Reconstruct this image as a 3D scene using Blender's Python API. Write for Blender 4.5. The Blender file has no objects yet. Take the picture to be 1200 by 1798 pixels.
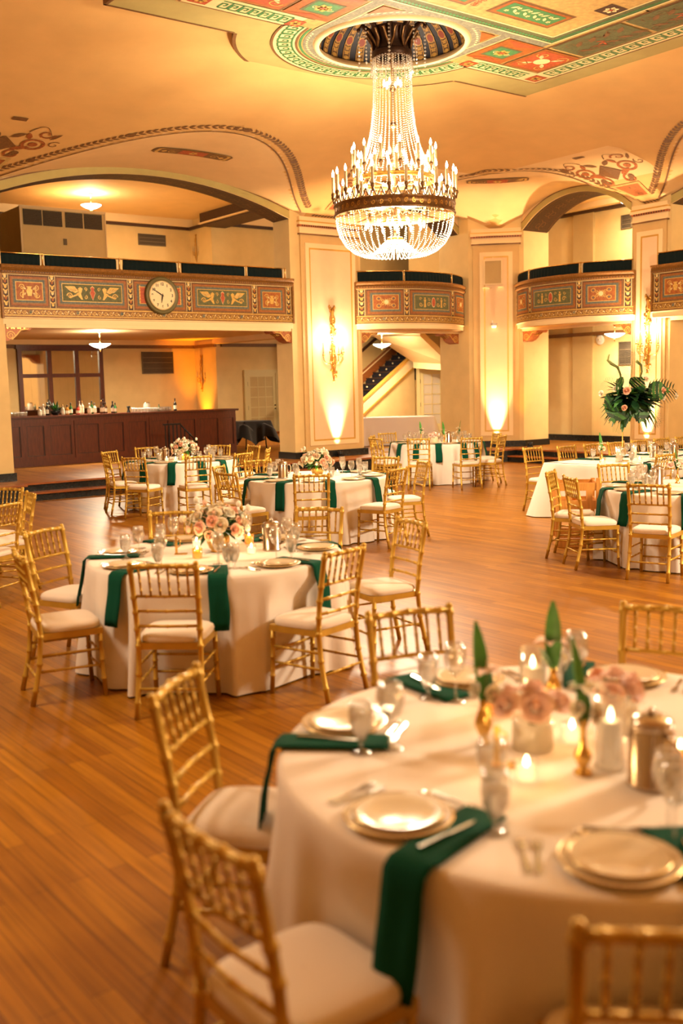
import bpy, bmesh, math, random
from math import sin, cos, pi, sqrt, atan2, radians, hypot
from mathutils import Vector, Matrix
R = random.Random(7)
S = bpy.context.scene
COL = S.collection

# ------------------------------------------------------------------ camera
CH, PIT, ROL, FPX, AL = 1.93888, 0.123864, 0.0245093, 1796.97, 0.920072
ROT = pi/2 - AL                                   # the room's long axis, turned from the view axis
AV = Vector((sin(AL), cos(AL), 0)); BV = Vector((-cos(AL), sin(AL), 0))
_F = Vector((0, cos(PIT), -sin(PIT))); _R0 = Vector((1, 0, 0)); _U0 = Vector((0, sin(PIT), cos(PIT)))
_R = cos(ROL)*_R0 - sin(ROL)*_U0; _U = sin(ROL)*_R0 + cos(ROL)*_U0
cam_d = bpy.data.cameras.new('camera'); cam = bpy.data.objects.new('camera', cam_d); COL.objects.link(cam)
m3 = Matrix((_R, _U, -_F)).transposed()
cam.matrix_world = Matrix.Translation((0, 0, CH)) @ m3.to_4x4()
cam_d.sensor_fit = 'VERTICAL'; cam_d.sensor_height = 36; cam_d.lens = 36*FPX/1798
cam_d.clip_start = 0.05; cam_d.clip_end = 120
cam_d.dof.use_dof = True; cam_d.dof.focus_distance = 13.5; cam_d.dof.aperture_fstop = 1.5
S.camera = cam

def W(a, b, z=0): return AV*a + BV*b + Vector((0, 0, z))
def px(u, v, z):
    """the point at height z that the photograph shows at (u, v)"""
    r = _F + _R*((u-600)/FPX) - _U*((v-899)/FPX)
    return Vector((0, 0, CH)) + r*((z-CH)/r.z)

# ------------------------------------------------------------------ world, lights, exposure
S.view_settings.view_transform = 'Standard'; S.view_settings.look = 'None'
S.view_settings.exposure = 1.14; S.view_settings.gamma = 1; S.view_settings.use_curve_mapping = False
S.cycles.max_bounces = 7; S.cycles.diffuse_bounces = 4; S.cycles.glossy_bounces = 3
S.cycles.transmission_bounces = 4; S.cycles.transparent_max_bounces = 24
S.cycles.caustics_reflective = False; S.cycles.caustics_refractive = False
S.cycles.sample_clamp_indirect = 4; S.cycles.use_denoising = True
wd = bpy.data.worlds.new('world'); S.world = wd; wd.use_nodes = True
wd.node_tree.nodes['Background'].inputs[0].default_value = (1, .72, .42, 1)
wd.node_tree.nodes['Background'].inputs[1].default_value = 0.03
WARM = (1, .80, .55); AMBER = (1, .34, .01); PINK = (1, .62, .33)

def lamp(name, loc, power, color=WARM, size=.12, spot=None, aim=None, blend=.6):
    d = bpy.data.lights.new(name, 'SPOT' if spot else 'POINT'); d.energy = power; d.color = color; d.shadow_soft_size = size
    o = bpy.data.objects.new(name, d); COL.objects.link(o); o.location = loc
    if spot:
        d.spot_size = radians(spot); d.spot_blend = blend
        o.rotation_euler = (Vector(aim)-Vector(loc)).to_track_quat('-Z', 'Y').to_euler()
    return o
def disc_lamp(name, loc, power, color, size):        # a frosted bowl's underside
    d = bpy.data.lights.new(name, 'AREA'); d.shape = 'DISK'; d.size = size; d.energy = power; d.color = color
    o = bpy.data.objects.new(name, d); COL.objects.link(o); o.location = loc; return o
CHA, CHB = 9.9, 11.56                              # the chandelier and the painted ceiling hang on this axis
lamp('chandelier_lower_light', W(CHA, CHB, 4.12), 780, size=.35)
lamp('chandelier_tier_light', W(CHA, CHB, 4.72), 120, size=.3)
lamp('chandelier_stem_light', W(CHA, CHB, 5.5), 25, size=.1)
lamp('second_chandelier_standin', W(9.9, 1.5, 4.2), 1150, size=.5)  # bare lamp added out of view, stands in for another chandelier
lamp('third_chandelier_standin', W(0.5, 6.5, 4.2), 250, size=.5)  # another added lamp out of view, also standing in for a chandelier

# ------------------------------------------------------------------ materials
MATS = {}
def rgb(h):
    h = h.lstrip('#'); c = [int(h[i:i+2], 16)/255 for i in (0, 2, 4)]
    return tuple(x/12.92 if x <= .04045 else ((x+.055)/1.055)**2.4 for x in c)
def mat(name, color, rough=.6, metal=0, vary=0, scale=8, bump=0, bscale=60, spec=.5, trans=0, sheen=0, emit=None, estr=0, stretch=(1, 1, 1), coat=0):
    m = bpy.data.materials.new(name); m.use_nodes = True; nt = m.node_tree; b = nt.nodes['Principled BSDF']
    col = rgb(color) if isinstance(color, str) else color
    b.inputs['Base Color'].default_value = (*col, 1); b.inputs['Roughness'].default_value = rough; b.inputs['Metallic'].default_value = metal
    b.inputs['Specular IOR Level'].default_value = spec
    if sheen: b.inputs['Sheen Weight'].default_value = sheen
    if coat: b.inputs['Coat Weight'].default_value = coat
    if trans: b.inputs['Transmission Weight'].default_value = trans
    if emit: b.inputs['Emission Color'].default_value = (*emit, 1); b.inputs['Emission Strength'].default_value = estr
    if vary or bump:
        tc = nt.nodes.new('ShaderNodeTexCoord'); mp = nt.nodes.new('ShaderNodeMapping'); mp.inputs['Scale'].default_value = stretch
        nt.links.new(tc.outputs['Object'], mp.inputs[0])
    if vary:
        n = nt.nodes.new('ShaderNodeTexNoise'); n.inputs['Scale'].default_value = scale; n.inputs['Detail'].default_value = 5
        nt.links.new(mp.outputs[0], n.inputs['Vector'])
        r = nt.nodes.new('ShaderNodeValToRGB'); e = r.color_ramp.elements
        e[0].position = .3; e[1].position = .7
        e[0].color = (*[max(0, x*(1-vary)) for x in col], 1); e[1].color = (*[min(1, x*(1+vary)) for x in col], 1)
        nt.links.new(n.outputs['Fac'], r.inputs[0]); nt.links.new(r.outputs[0], b.inputs['Base Color'])
    if bump:
        n2 = nt.nodes.new('ShaderNodeTexNoise'); n2.inputs['Scale'].default_value = bscale; n2.inputs['Detail'].default_value = 3
        nt.links.new(mp.outputs[0], n2.inputs['Vector'])
        bp = nt.nodes.new('ShaderNodeBump'); bp.inputs['Strength'].default_value = bump; bp.inputs['Distance'].default_value = .01
        nt.links.new(n2.outputs['Fac'], bp.inputs['Height']); nt.links.new(bp.outputs[0], b.inputs['Normal'])
    MATS[name] = m; return m
def M(n): return MATS[n]

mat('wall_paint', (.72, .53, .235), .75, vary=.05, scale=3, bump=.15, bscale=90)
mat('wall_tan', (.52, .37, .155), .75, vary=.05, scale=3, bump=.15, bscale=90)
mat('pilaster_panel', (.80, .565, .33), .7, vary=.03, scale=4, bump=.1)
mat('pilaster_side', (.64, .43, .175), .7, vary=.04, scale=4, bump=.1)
mat('cream_trim', (.82, .63, .34), .6)
mat('gold_line', (.60, .34, .06), .45, .3)
mat('red_gilt', (.36, .11, .03), .5, .2, vary=.35, scale=40)
mat('ceiling_ochre', (.68, .41, .14), .8, vary=.05, scale=2, bump=.12, bscale=70)
mat('lunette_plaster', (.80, .56, .27), .8, vary=.04, scale=2, bump=.12, bscale=70)
mat('border_beige', (.43, .35, .12), .75, vary=.05, scale=4)
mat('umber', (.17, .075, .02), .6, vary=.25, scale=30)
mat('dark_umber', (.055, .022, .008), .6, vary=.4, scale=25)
mat('paint_green', (.05, .20, .06), .6, vary=.2, scale=20)
mat('paint_sage', (.105, .11, .04), .7, vary=.25, scale=25)
mat('paint_greyblue', (.20, .19, .13), .7, vary=.3, scale=30)
mat('paint_orange', (.33, .095, .012), .6, vary=.25, scale=18)
mat('paint_red', (.42, .075, .02), .6, vary=.25, scale=25)
mat('paint_gold', (.62, .38, .08), .5, .15, vary=.2, scale=30)
mat('field_gold', (.50, .32, .10), .6, vary=.2, scale=14)
mat('paint_cream', (.78, .62, .30), .6)
mat('paint_blue', (.10, .12, .10), .6, vary=.35, scale=40)
mat('dome_gold', (.26, .14, .03), .5, .2, vary=.3, scale=30)
mat('dome_red', (.14, .02, .008), .6)
mat('paint_navy', (.008, .008, .014), .6)
mat('balcony_ground', (.24, .105, .018), .55, .1, vary=.3, scale=35)
mat('black_marble', (.012, .014, .013), .25, vary=.6, scale=20)
mat('step_wood', (.30, .09, .02), .3, vary=.2, scale=6, stretch=(1, 12, 12))
mat('mahogany', (.10, .020, .006), .35, vary=.3, scale=6, stretch=(6, 6, .8))
mat('dark_wood', (.045, .014, .006), .4, vary=.3, scale=8)
mat('vent_metal', (.16, .12, .07), .6, .3)
mat('vent_dark', (.035, .025, .015), .8)
mat('drape_teal', (.002, .009, .010), .85, spec=.2)
mat('brass', (.72, .45, .13), .25, 1, vary=.1)
mat('gilt', (.55, .31, .07), .35, .85, vary=.3, scale=30)
mat('bronze', (.20, .11, .045), .4, .8, vary=.35, scale=25)
mat('dark_bronze', (.045, .02, .010), .45, .6, vary=.3, scale=25)
mat('chair_gold', (.56, .345, .05), .40, .4, vary=.12, scale=9, stretch=(1, 1, .3), bump=.05)
mat('chair_node', (.72, .46, .13), .35, .5)
mat('cushion_ivory', (.80, .70, .60), .8, bump=.2, bscale=200, sheen=.2)
mat('linen', (.82, .74, .66), .85, bump=.15, bscale=350, sheen=.15)
mat('linen_sheer', (.72, .62, .54), .85, bump=.15, bscale=350)
mat('napkin_green', (.002, .062, .034), .9, bump=.2, bscale=400, spec=.15)
mat('black_cloth', (.006, .006, .007), .85, sheen=.2)
mat('china', (.72, .60, .42), .15, coat=.3)
mat('china_rim', (.62, .42, .16), .25, .6)
mat('steel', (.62, .58, .52), .16, 1)
mat('pitcher_steel', (.52, .44, .36), .22, 1, vary=.05)
mat('wax', (.88, .78, .62), .5, emit=(1, .62, .30), estr=.22)  # weak emission stands in for flame light coming through the wax
mat('candle_sleeve', (.50, .38, .20), .5)
mat('rose_peach', (.90, .52, .36), .7, sheen=.3)
mat('rose_pink', (.92, .66, .56), .7, sheen=.3)
mat('rose_cream', (.85, .74, .54), .7, sheen=.3)
mat('rose_white', (.86, .80, .66), .7, sheen=.3)
mat('rose_centre', (.86, .50, .34), .7)
mat('leaf_green', (.035, .14, .025), .5, vary=.3, scale=12)
mat('leaf_bright', (.06, .26, .04), .45, vary=.25, scale=10)
mat('leaf_dark', (.008, .045, .014), .5, vary=.4, scale=8)
mat('leaf_olive', (.20, .22, .04), .5, vary=.3, scale=10)
mat('stem_green', (.10, .16, .03), .6)
mat('white_metal', (.80, .78, .72), .4)
mat('black_metal', (.01, .01, .011), .4, .3)
mat('pine', (.62, .28, .055), .45, vary=.2, scale=5, stretch=(8, 8, 1))
mat('clock_face', (.80, .66, .38), .5)
mat('ink', (.02, .016, .008), .6)
mat('clock_rim', (.11, .09, .025), .5, .2)
mat('stair_carpet', (.010, .008, .014), .9, vary=.5, scale=18)
mat('door_paint', (.62, .50, .22), .5)
mat('book_label', (.75, .70, .55), .6)
for n, c in (('glass_green', (.02, .10, .03)), ('glass_brown', (.06, .022, .006)), ('bottle_black', (.008, .008, .008)), ('bottle_red', (.40, .03, .02)), ('bottle_clear', (.55, .48, .36)), ('bottle_amber', (.42, .18, .03))):
    mat(n, c, .08, spec=.6)

def emitter(name, col, s):
    m = bpy.data.materials.new(name); m.use_nodes = True; nt = m.node_tree; nt.nodes.clear()
    e = nt.nodes.new('ShaderNodeEmission'); e.inputs[0].default_value = (*col, 1); e.inputs[1].default_value = s
    o = nt.nodes.new('ShaderNodeOutputMaterial'); nt.links.new(e.outputs[0], o.inputs[0])
    m.cycles.emission_sampling = 'NONE'; MATS[name] = m
emitter('bulb_glow', (1, .84, .58), 14)
emitter('flame_glow', (1, .70, .32), 14)
emitter('bowl_glow', (1, .88, .66), 6)
emitter('wax_glow', (1, .62, .28), 1.6)

def glassy(name, tint, body, gloss=.12, milk=(1, .95, .85)):
    """thin glass or crystal: mostly clear, a grazing sheen and a little body"""
    m = bpy.data.materials.new(name); m.use_nodes = True; nt = m.node_tree; nt.nodes.clear(); N = nt.nodes.new; L = nt.links.new
    t = N('ShaderNodeBsdfTransparent'); t.inputs[0].default_value = (*tint, 1)
    g = N('ShaderNodeBsdfGlossy'); g.inputs['Roughness'].default_value = .04
    lw = N('ShaderNodeLayerWeight'); lw.inputs[0].default_value = .35
    mth = N('ShaderNodeMath'); mth.operation = 'MULTIPLY_ADD'; mth.inputs[1].default_value = .55; mth.inputs[2].default_value = gloss; L(lw.outputs['Facing'], mth.inputs[0])
    mx = N('ShaderNodeMixShader'); L(mth.outputs[0], mx.inputs[0]); L(t.outputs[0], mx.inputs[1]); L(g.outputs[0], mx.inputs[2])
    d = N('ShaderNodeBsdfTranslucent'); d.inputs[0].default_value = (*milk, 1)
    d2 = N('ShaderNodeBsdfDiffuse'); d2.inputs[0].default_value = (*milk, 1); ms = N('ShaderNodeMixShader'); ms.inputs[0].default_value = .5
    L(d.outputs[0], ms.inputs[1]); L(d2.outputs[0], ms.inputs[2])
    m2 = N('ShaderNodeMixShader'); m2.inputs[0].default_value = body; L(mx.outputs[0], m2.inputs[1]); L(ms.outputs[0], m2.inputs[2])
    o = N('ShaderNodeOutputMaterial'); L(m2.outputs[0], o.inputs[0]); MATS[name] = m
glassy('clear_glass', (.992, .99, .98), .04)
glassy('iced_water', (.985, .98, .96), .42, .1, (1, .98, .94))
glassy('crystal', (.96, .94, .90), .32, .18)
glassy('bowl_glass', (.9, .85, .7), .6, .1)
glassy('pane_glass', (.95, .93, .85), .10, .05)
glassy('amber_glass', (.9, .55, .2), .25, .1, (1, .6, .2))

def mirror_mat():
    m = mat('mirror', (.86, .82, .74), .03, 1); return m
mirror_mat()

def floor_mat(name, c1, c2, rough):
    m = bpy.data.materials.new(name); m.use_nodes = True; nt = m.node_tree; N = nt.nodes.new; L = nt.links.new; b = nt.nodes['Principled BSDF']
    tc = N('ShaderNodeTexCoord'); mp = N('ShaderNodeMapping'); mp.inputs['Rotation'].default_value = (0, 0, pi/2); L(tc.outputs['Object'], mp.inputs[0])
    br = N('ShaderNodeTexBrick'); br.inputs['Scale'].default_value = 1; br.inputs['Brick Width'].default_value = 1.25; br.inputs['Row Height'].default_value = .085
    br.inputs['Mortar Size'].default_value = .0022; br.inputs['Mortar Smooth'].default_value = .4; br.offset = .37
    br.inputs['Color1'].default_value = (*c1, 1); br.inputs['Color2'].default_value = (*c2, 1); br.inputs['Mortar'].default_value = (c2[0]*.35, c2[1]*.3, c2[2]*.3, 1)
    L(mp.outputs[0], br.inputs['Vector'])
    m2 = N('ShaderNodeMapping'); m2.inputs['Scale'].default_value = (.9, 26, 1); L(mp.outputs[0], m2.inputs[0])
    ns = N('ShaderNodeTexNoise'); ns.inputs['Scale'].default_value = 1.6; ns.inputs['Detail'].default_value = 6; L(m2.outputs[0], ns.inputs['Vector'])
    rp = N('ShaderNodeValToRGB'); rp.color_ramp.elements[0].position = .3; rp.color_ramp.elements[1].position = .72
    rp.color_ramp.elements[0].color = (.62, .58, .5, 1); rp.color_ramp.elements[1].color = (1.15, 1.15, 1.15, 1); L(ns.outputs['Fac'], rp.inputs[0])
    mx = N('ShaderNodeMix'); mx.data_type = 'RGBA'; mx.blend_type = 'MULTIPLY'; mx.inputs[0].default_value = 1
    L(br.outputs['Color'], mx.inputs[6]); L(rp.outputs[0], mx.inputs[7]); L(mx.outputs[2], b.inputs['Base Color'])
    n3 = N('ShaderNodeTexNoise'); n3.inputs['Scale'].default_value = .8; n3.inputs['Detail'].default_value = 4; L(mp.outputs[0], n3.inputs['Vector'])
    r3 = N('ShaderNodeMapRange'); r3.inputs[3].default_value = rough-.06; r3.inputs[4].default_value = rough+.1; L(n3.outputs['Fac'], r3.inputs[0]); L(r3.outputs[0], b.inputs['Roughness'])
    b.inputs['Specular IOR Level'].default_value = .36; bp = N('ShaderNodeBump'); bp.inputs['Strength'].default_value = .12; bp.inputs['Distance'].default_value = .004; L(br.outputs['Fac'], bp.inputs['Height']); bp.invert = True; L(bp.outputs[0], b.inputs['Normal'])
    MATS[name] = m
floor_mat('oak_floor', (.40, .162, .007), (.25, .086, .003), .34)

# ------------------------------------------------------------------ mesh helpers
class MB:
    """collects faces, then links them as ONE mesh object"""
    def __init__(s): s.v = []; s.f = []; s.m = []; s.sm = []; s.mats = []
    def mi(s, m):
        if m not in s.mats: s.mats.append(m)
        return s.mats.index(m)
    def face(s, pts, m, smooth=False):
        i = len(s.v); s.v += [tuple(p) for p in pts]; s.f.append(list(range(i, i+len(pts)))); s.m.append(s.mi(m)); s.sm.append(smooth)
    def box(s, x0, x1, y0, y1, z0, z1, m):
        i = len(s.v); s.v += [(x, y, z) for z in (z0, z1) for x, y in ((x0, y0), (x1, y0), (x1, y1), (x0, y1))]
        k = s.mi(m)
        for f in ((3, 2, 1, 0), (4, 5, 6, 7), (0, 1, 5, 4), (1, 2, 6, 5), (2, 3, 7, 6), (3, 0, 4, 7)):
            s.f.append([i+j for j in f]); s.m.append(k); s.sm.append(False)
        return s
    def prism(s, poly, z0, z1, m, axis='z', top=None):
        """poly in the plane across AXIS, swept from z0 to z1"""
        P = {'z': lambda p, t: (p[0], p[1], t), 'y': lambda p, t: (p[0], t, p[1]), 'x': lambda p, t: (t, p[0], p[1])}[axis]
        n = len(poly); i = len(s.v); s.v += [P(p, z0) for p in poly] + [P(p, z1) for p in poly]; k = s.mi(m)
        s.f.append(list(range(i+n-1, i-1, -1))); s.m.append(k); s.sm.append(False)
        s.f.append(list(range(i+n, i+2*n))); s.m.append(s.mi(top) if top else k); s.sm.append(False)
        for j in range(n):
            s.f.append([i+j, i+(j+1) % n, i+n+(j+1) % n, i+n+j]); s.m.append(k); s.sm.append(False)
        return s
    def grid(s, fn, nu, nv, m, cu=False, cv=False, smooth=True):
        i = len(s.v); U = nu if cu else nu+1; V = nv if cv else nv+1; k = s.mi(m)
        for a in range(U):
            for b in range(V): s.v.append(tuple(fn(a/nu, b/nv)))
        for a in range(nu):
            for b in range(nv):
                A, B = a, (a+1) % U; C, D = b, (b+1) % V
                s.f.append([i+A*V+C, i+B*V+C, i+B*V+D, i+A*V+D]); s.m.append(k); s.sm.append(smooth)
        return s
    def lathe(s, prof, m, n=16, c=(0, 0, 0), smooth=True, cap=True):
        cx, cy, cz = c; i = len(s.v); k = s.mi(m)
        for r, z in prof:
            for j in range(n): s.v.append((cx+r*cos(2*pi*j/n), cy+r*sin(2*pi*j/n), cz+z))
        for a in range(len(prof)-1):
            for j in range(n):
                s.f.append([i+a*n+j, i+a*n+(j+1) % n, i+(a+1)*n+(j+1) % n, i+(a+1)*n+j]); s.m.append(k); s.sm.append(smooth)
        if cap:
            for a, rev in ((0, True), (len(prof)-1, False)):
                if prof[a][0] > 1e-4:
                    q = [i+a*n+j for j in range(n)]; s.f.append(q[::-1] if rev else q); s.m.append(k); s.sm.append(False)
        return s
    def tube(s, pts, r, m, n=8, smooth=True, cap=True):
        pts = [Vector(p) for p in pts]; rr = r if isinstance(r, (list, tuple)) else [r]*len(pts); i = len(s.v); k = s.mi(m); x = None
        for a, p in enumerate(pts):
            t = (pts[min(a+1, len(pts)-1)]-pts[max(a-1, 0)]).normalized()
            if x is None: x = t.cross(Vector((0, 0, 1)) if abs(t.z) < .9 else Vector((1, 0, 0)))
            x = (x-t*x.dot(t)).normalized(); y = t.cross(x)
            for j in range(n): s.v.append(tuple(p + (x*cos(2*pi*j/n)+y*sin(2*pi*j/n))*rr[a]))
        for a in range(len(pts)-1):
            for j in range(n):
                s.f.append([i+a*n+j, i+(a+1)*n+j, i+(a+1)*n+(j+1) % n, i+a*n+(j+1) % n]); s.m.append(k); s.sm.append(smooth)
        if cap:
            s.f.append([i+j for j in range(n)]); s.m.append(k); s.sm.append(False)
            e = i+(len(pts)-1)*n; s.f.append([e+j for j in range(n)][::-1]); s.m.append(k); s.sm.append(False)
        return s
    def ball(s, c, r, m, nu=10, nv=7, sc=(1, 1, 1)):
        c = Vector(c)
        prof = [(r*sin(pi*a/nv), -r*cos(pi*a/nv)) for a in range(nv+1)]; i = len(s.v)
        s.lathe(prof, m, nu, cap=False)
        for j in range(i, len(s.v)):
            q = s.v[j]; s.v[j] = (c.x+q[0]*sc[0], c.y+q[1]*sc[1], c.z+q[2]*sc[2])
        return s
    def mesh(s, name):
        me = bpy.data.meshes.new(name); me.from_pydata(s.v, [], s.f)
        for m in s.mats: me.materials.append(M(m))
        me.polygons.foreach_set('material_index', s.m); me.polygons.foreach_set('use_smooth', s.sm); me.update()
        return me
    def build(s, name, parent=None, loc=None, rot=None):
        return link(name, s.mesh(name), parent, loc, rot)

def link(name, me, parent=None, loc=None, rot=None):
    o = bpy.data.objects.new(name, me); COL.objects.link(o)
    if parent: o.parent = parent
    if loc is not None: o.location = loc
    if rot is not None: o.rotation_euler = (0, 0, rot) if isinstance(rot, (int, float)) else rot
    return o
def weld(o, d=1e-4):
    bm = bmesh.new(); bm.from_mesh(o.data); bmesh.ops.remove_doubles(bm, verts=bm.verts, dist=d); bmesh.ops.recalc_face_normals(bm, faces=bm.faces); bm.to_mesh(o.data); bm.free(); return o
def tag(o, label, cat, group=None, kind=None):
    o['label'] = label; o['category'] = cat
    if group: o['group'] = group
    if kind: o['kind'] = kind
    return o
def thing(name, label, cat, loc=(0, 0, 0), rot=0, group=None):
    o = bpy.data.objects.new(name, None); COL.objects.link(o); o.location = loc; o.rotation_euler = (0, 0, rot); o.empty_display_size = .1
    return tag(o, label, cat, group)
def struct(name, mb, loc=None, rot=ROT):
    o = mb.build(name, None, loc or (0, 0, 0), rot); o['kind'] = 'structure'; return o
def copy_tree(o, parent=None):
    c = o.copy(); COL.objects.link(c)
    if parent: c.parent = parent
    for ch in list(o.children): copy_tree(ch, c)
    return c
PROTO = []
def dup(proto, loc, rot, label, group=None):
    """the first call moves the prototype itself, later calls copy it with its parts"""
    if not proto.get('_used'):
        c = proto; c['_used'] = 1
    else: c = copy_tree(proto)
    c.location = loc; c.rotation_euler = (0, 0, rot); c['label'] = label
    if group: c['group'] = group
    return c

# flat ornament: polygons laid through a mapping from (x, y, lift) to space
class Decal:
    def __init__(s, fn): s.mb = MB(); s.fn = fn; s.lift = 0; s.T = lambda x, y: (x, y)
    def P(s, x, y): x, y = s.T(x, y); return s.fn(x, y, s.lift)
    def poly(s, pts, m): s.mb.face([s.P(*p) for p in pts], m)
    def strip(s, A, B, m):
        for i in range(len(A)-1): s.mb.face([s.P(*A[i]), s.P(*A[i+1]), s.P(*B[i+1]), s.P(*B[i])], m)
    def line(s, pts, w, m, w1=None):
        n = len(pts); A = []; B = []
        for i, (x, y) in enumerate(pts):
            x0, y0 = pts[max(i-1, 0)]; x1, y1 = pts[min(i+1, n-1)]; d = hypot(x1-x0, y1-y0) or 1; ww = w if w1 is None else w+(w1-w)*i/(n-1)
            nx, ny = -(y1-y0)/d*ww/2, (x1-x0)/d*ww/2; A.append((x+nx, y+ny)); B.append((x-nx, y-ny))
        s.strip(A, B, m)
    def rect(s, x0, x1, y0, y1, m, n=1):
        xs = [x0+(x1-x0)*i/n for i in range(n+1)]; s.strip([(x, y0) for x in xs], [(x, y1) for x in xs], m)
    def frame(s, x0, x1, y0, y1, w, m, n=1):
        s.rect(x0, x1, y0, y0+w, m, n); s.rect(x0, x1, y1-w, y1, m, n); s.rect(x0, x0+w, y0+w, y1-w, m); s.rect(x1-w, x1, y0+w, y1-w, m)
    def disc(s, cx, cy, r, m, n=20, sy=1): s.poly([(cx+r*cos(2*pi*i/n), cy+r*sy*sin(2*pi*i/n)) for i in range(n)], m)
    def ring(s, cx, cy, r0, r1, m, n=48, a0=0, a1=2*pi, sy=1):
        t = [a0+(a1-a0)*i/n for i in range(n+1)]
        s.strip([(cx+r0*cos(a), cy+r0*sy*sin(a)) for a in t], [(cx+r1*cos(a), cy+r1*sy*sin(a)) for a in t], m)
    def spiral(s, cx, cy, r, a0, turns, w, m, n=22, shrink=.12):
        pts = []
        for i in range(n+1):
            t = i/n; rr = r*(1-t)+r*shrink*t; a = a0+turns*2*pi*t; pts.append((cx+rr*cos(a), cy+rr*sin(a)))
        s.line(pts, w, m, w*.5)
    def leaf(s, x, y, ang, ln, w, m):
        c, d = cos(ang), sin(ang); q = lambda u, v: (x+u*c-v*d, y+u*d+v*c)
        s.poly([q(0, 0), q(ln*.35, w*.5), q(ln*.7, w*.4), q(ln, 0), q(ln*.7, -w*.4), q(ln*.35, -w*.5)], m)
    def flower(s, x, y, r, m, mc, n=6):
        for k in range(n): s.leaf(x, y, 2*pi*k/n, r, r*.7, m)
        l = s.lift; s.lift = l+.002; s.disc(x, y, r*.28, mc, 8); s.lift = l
    def meander(s, path, n, w, m, t=.09):
        """Greek key: n units along path(s in 0..1, q in 0..1)"""
        unit = [(0, 0), (0, 1), (.82, 1), (.82, .28), (.36, .28), (.36, .62), (.58, .62)]
        for k in range(n):
            q = [path((k+u)/n, v) for u, v in unit]
            for i in range(len(q)-1): s.line([q[i], q[i+1]], w*t*1.6, m)
            s.line([path((k+.0)/n, 0), path((k+1.0)/n, 0)], w*t*1.6, m)

# ================================================================== STRUCTURE
HP = .30                                            # height of the raised platform round the dance floor
WL, WR = 18.85, 19.10                               # planes of the bar side wall (b) and of the side wall (a)
# bays: (a, b of the middle of the opening, turn, half width, rise of the arch, depth)
BAY_BAR = (9.90, WL, 0, 3.20, .58, .60)
BAY_STAIR = (16.63, WL, 0, 1.56, .64, .70)
BAY_SIDE = (WR, 15.94, -pi/2, 1.61, .64, .90)
BAY_NEXT = (WR, 10.13, -pi/2, 3.20, .58, .60)
BAYS = (BAY_BAR, BAY_STAIR, BAY_SIDE, BAY_NEXT)
SPR = 5.55

fl = MB(); fl.face([(-9, -9, 0), (20, -9, 0), (20, 20, 0), (-9, 20, 0)], 'oak_floor'); struct('floor', fl)
pf = MB()
pf.box(-9, 28, 18.12, 28, 0, HP, 'oak_floor'); pf.box(18.35, 28, -9, 18.12, 0, HP, 'oak_floor'); pf.prism([(17.35, 18.12), (17.35, 17.85), (18.1, 17.1), (18.35, 17.1), (18.35, 18.12)], 0, HP, 'oak_floor')
struct('floor_platform', pf)
# risers, treads and the plinths under the piers
st = MB()
def plinth(poly):
    st.prism(poly, 0, HP-.03, 'black_marble'); cx = sum(p[0] for p in poly)/len(poly); cy = sum(p[1] for p in poly)/len(poly)
    st.prism([(cx+(x-cx)*1.012, cy+(y-cy)*1.012) for x, y in poly], HP-.03, HP+.004, 'step_wood')
plinth([(-9, 17.80), (6.46, 17.80), (6.46, 18.12), (-9, 18.12)])
plinth([(12.95, 17.80), (15.28, 17.80), (15.28, 18.12), (12.95, 18.12)])
plinth([(17.33, 18.13), (17.33, 17.80), (18.05, 17.08), (18.36, 17.08), (18.36, 17.5), (17.75, 18.13)])
plinth([(18.05, 13.1), (18.36, 13.1), (18.36, 14.55), (18.05, 14.55)])
for x0, x1 in ((6.46, 12.95), (15.28, 17.33)):
    st.box(x0, x1, 17.84, 18.12, 0, .12, 'black_marble'); st.box(x0, x1, 17.80, 18.12, .12, .15, 'step_wood')
    st.box(x0, x1, 18.115, 18.13, .15, .27, 'black_marble'); st.box(x0, x1, 18.08, 18.2, .27, HP+.004, 'step_wood')
for y0, y1 in ((6.9, 13.1), (14.55, 17.08)):
    st.box(18.09, 18.36, y0, y1, 0, .12, 'black_marble'); st.box(18.05, 18.36, y0, y1, .12, .15, 'step_wood')
    st.box(18.345, 18.36, y0, y1, .15, .27, 'black_marble'); st.box(18.31, 18.42, y0, y1, .27, HP+.004, 'step_wood')
struct('floor_steps', st)

# ---- piers and the walls behind the camera
w = MB()
w.box(-9, 6.70, WL, WL+.6, 0, 7.1, 'wall_paint'); struct('wall_bar_side', w)
w = MB(); w.box(13.10, 15.07, WL, WL+.62, 0, 7.1, 'wall_paint'); struct('wall_pier_sconce', w)
w = MB(); w.prism([(18.20, 18.50), (19.15, 17.55), (20.05, 17.55), (20.05, 19.55), (18.20, 19.55)], 0, 7.1, 'wall_paint'); struct('wall_pier_corner', w)
w = MB(); w.box(WR, 20.0, 13.33, 14.33, 0, 7.1, 'wall_paint'); struct('wall_pier_side', w)
w = MB(); w.box(WR, WR+.6, -9, 6.93, 0, 7.1, 'wall_paint'); struct('wall_side', w)
w = MB(); w.box(-9.3, 20, -9.3, -9, 0, 7.1, 'wall_paint'); struct('wall_behind', w)
w = MB(); w.box(-9.3, -9, -9, 20, 0, 7.1, 'wall_paint'); struct('wall_opposite', w)

def seg_z(x, hw, rise):                             # a segmental arch
    r = (hw*hw+rise*rise)/(2*rise); return sqrt(max(0, r*r-x*x))-(r-rise)

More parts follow.
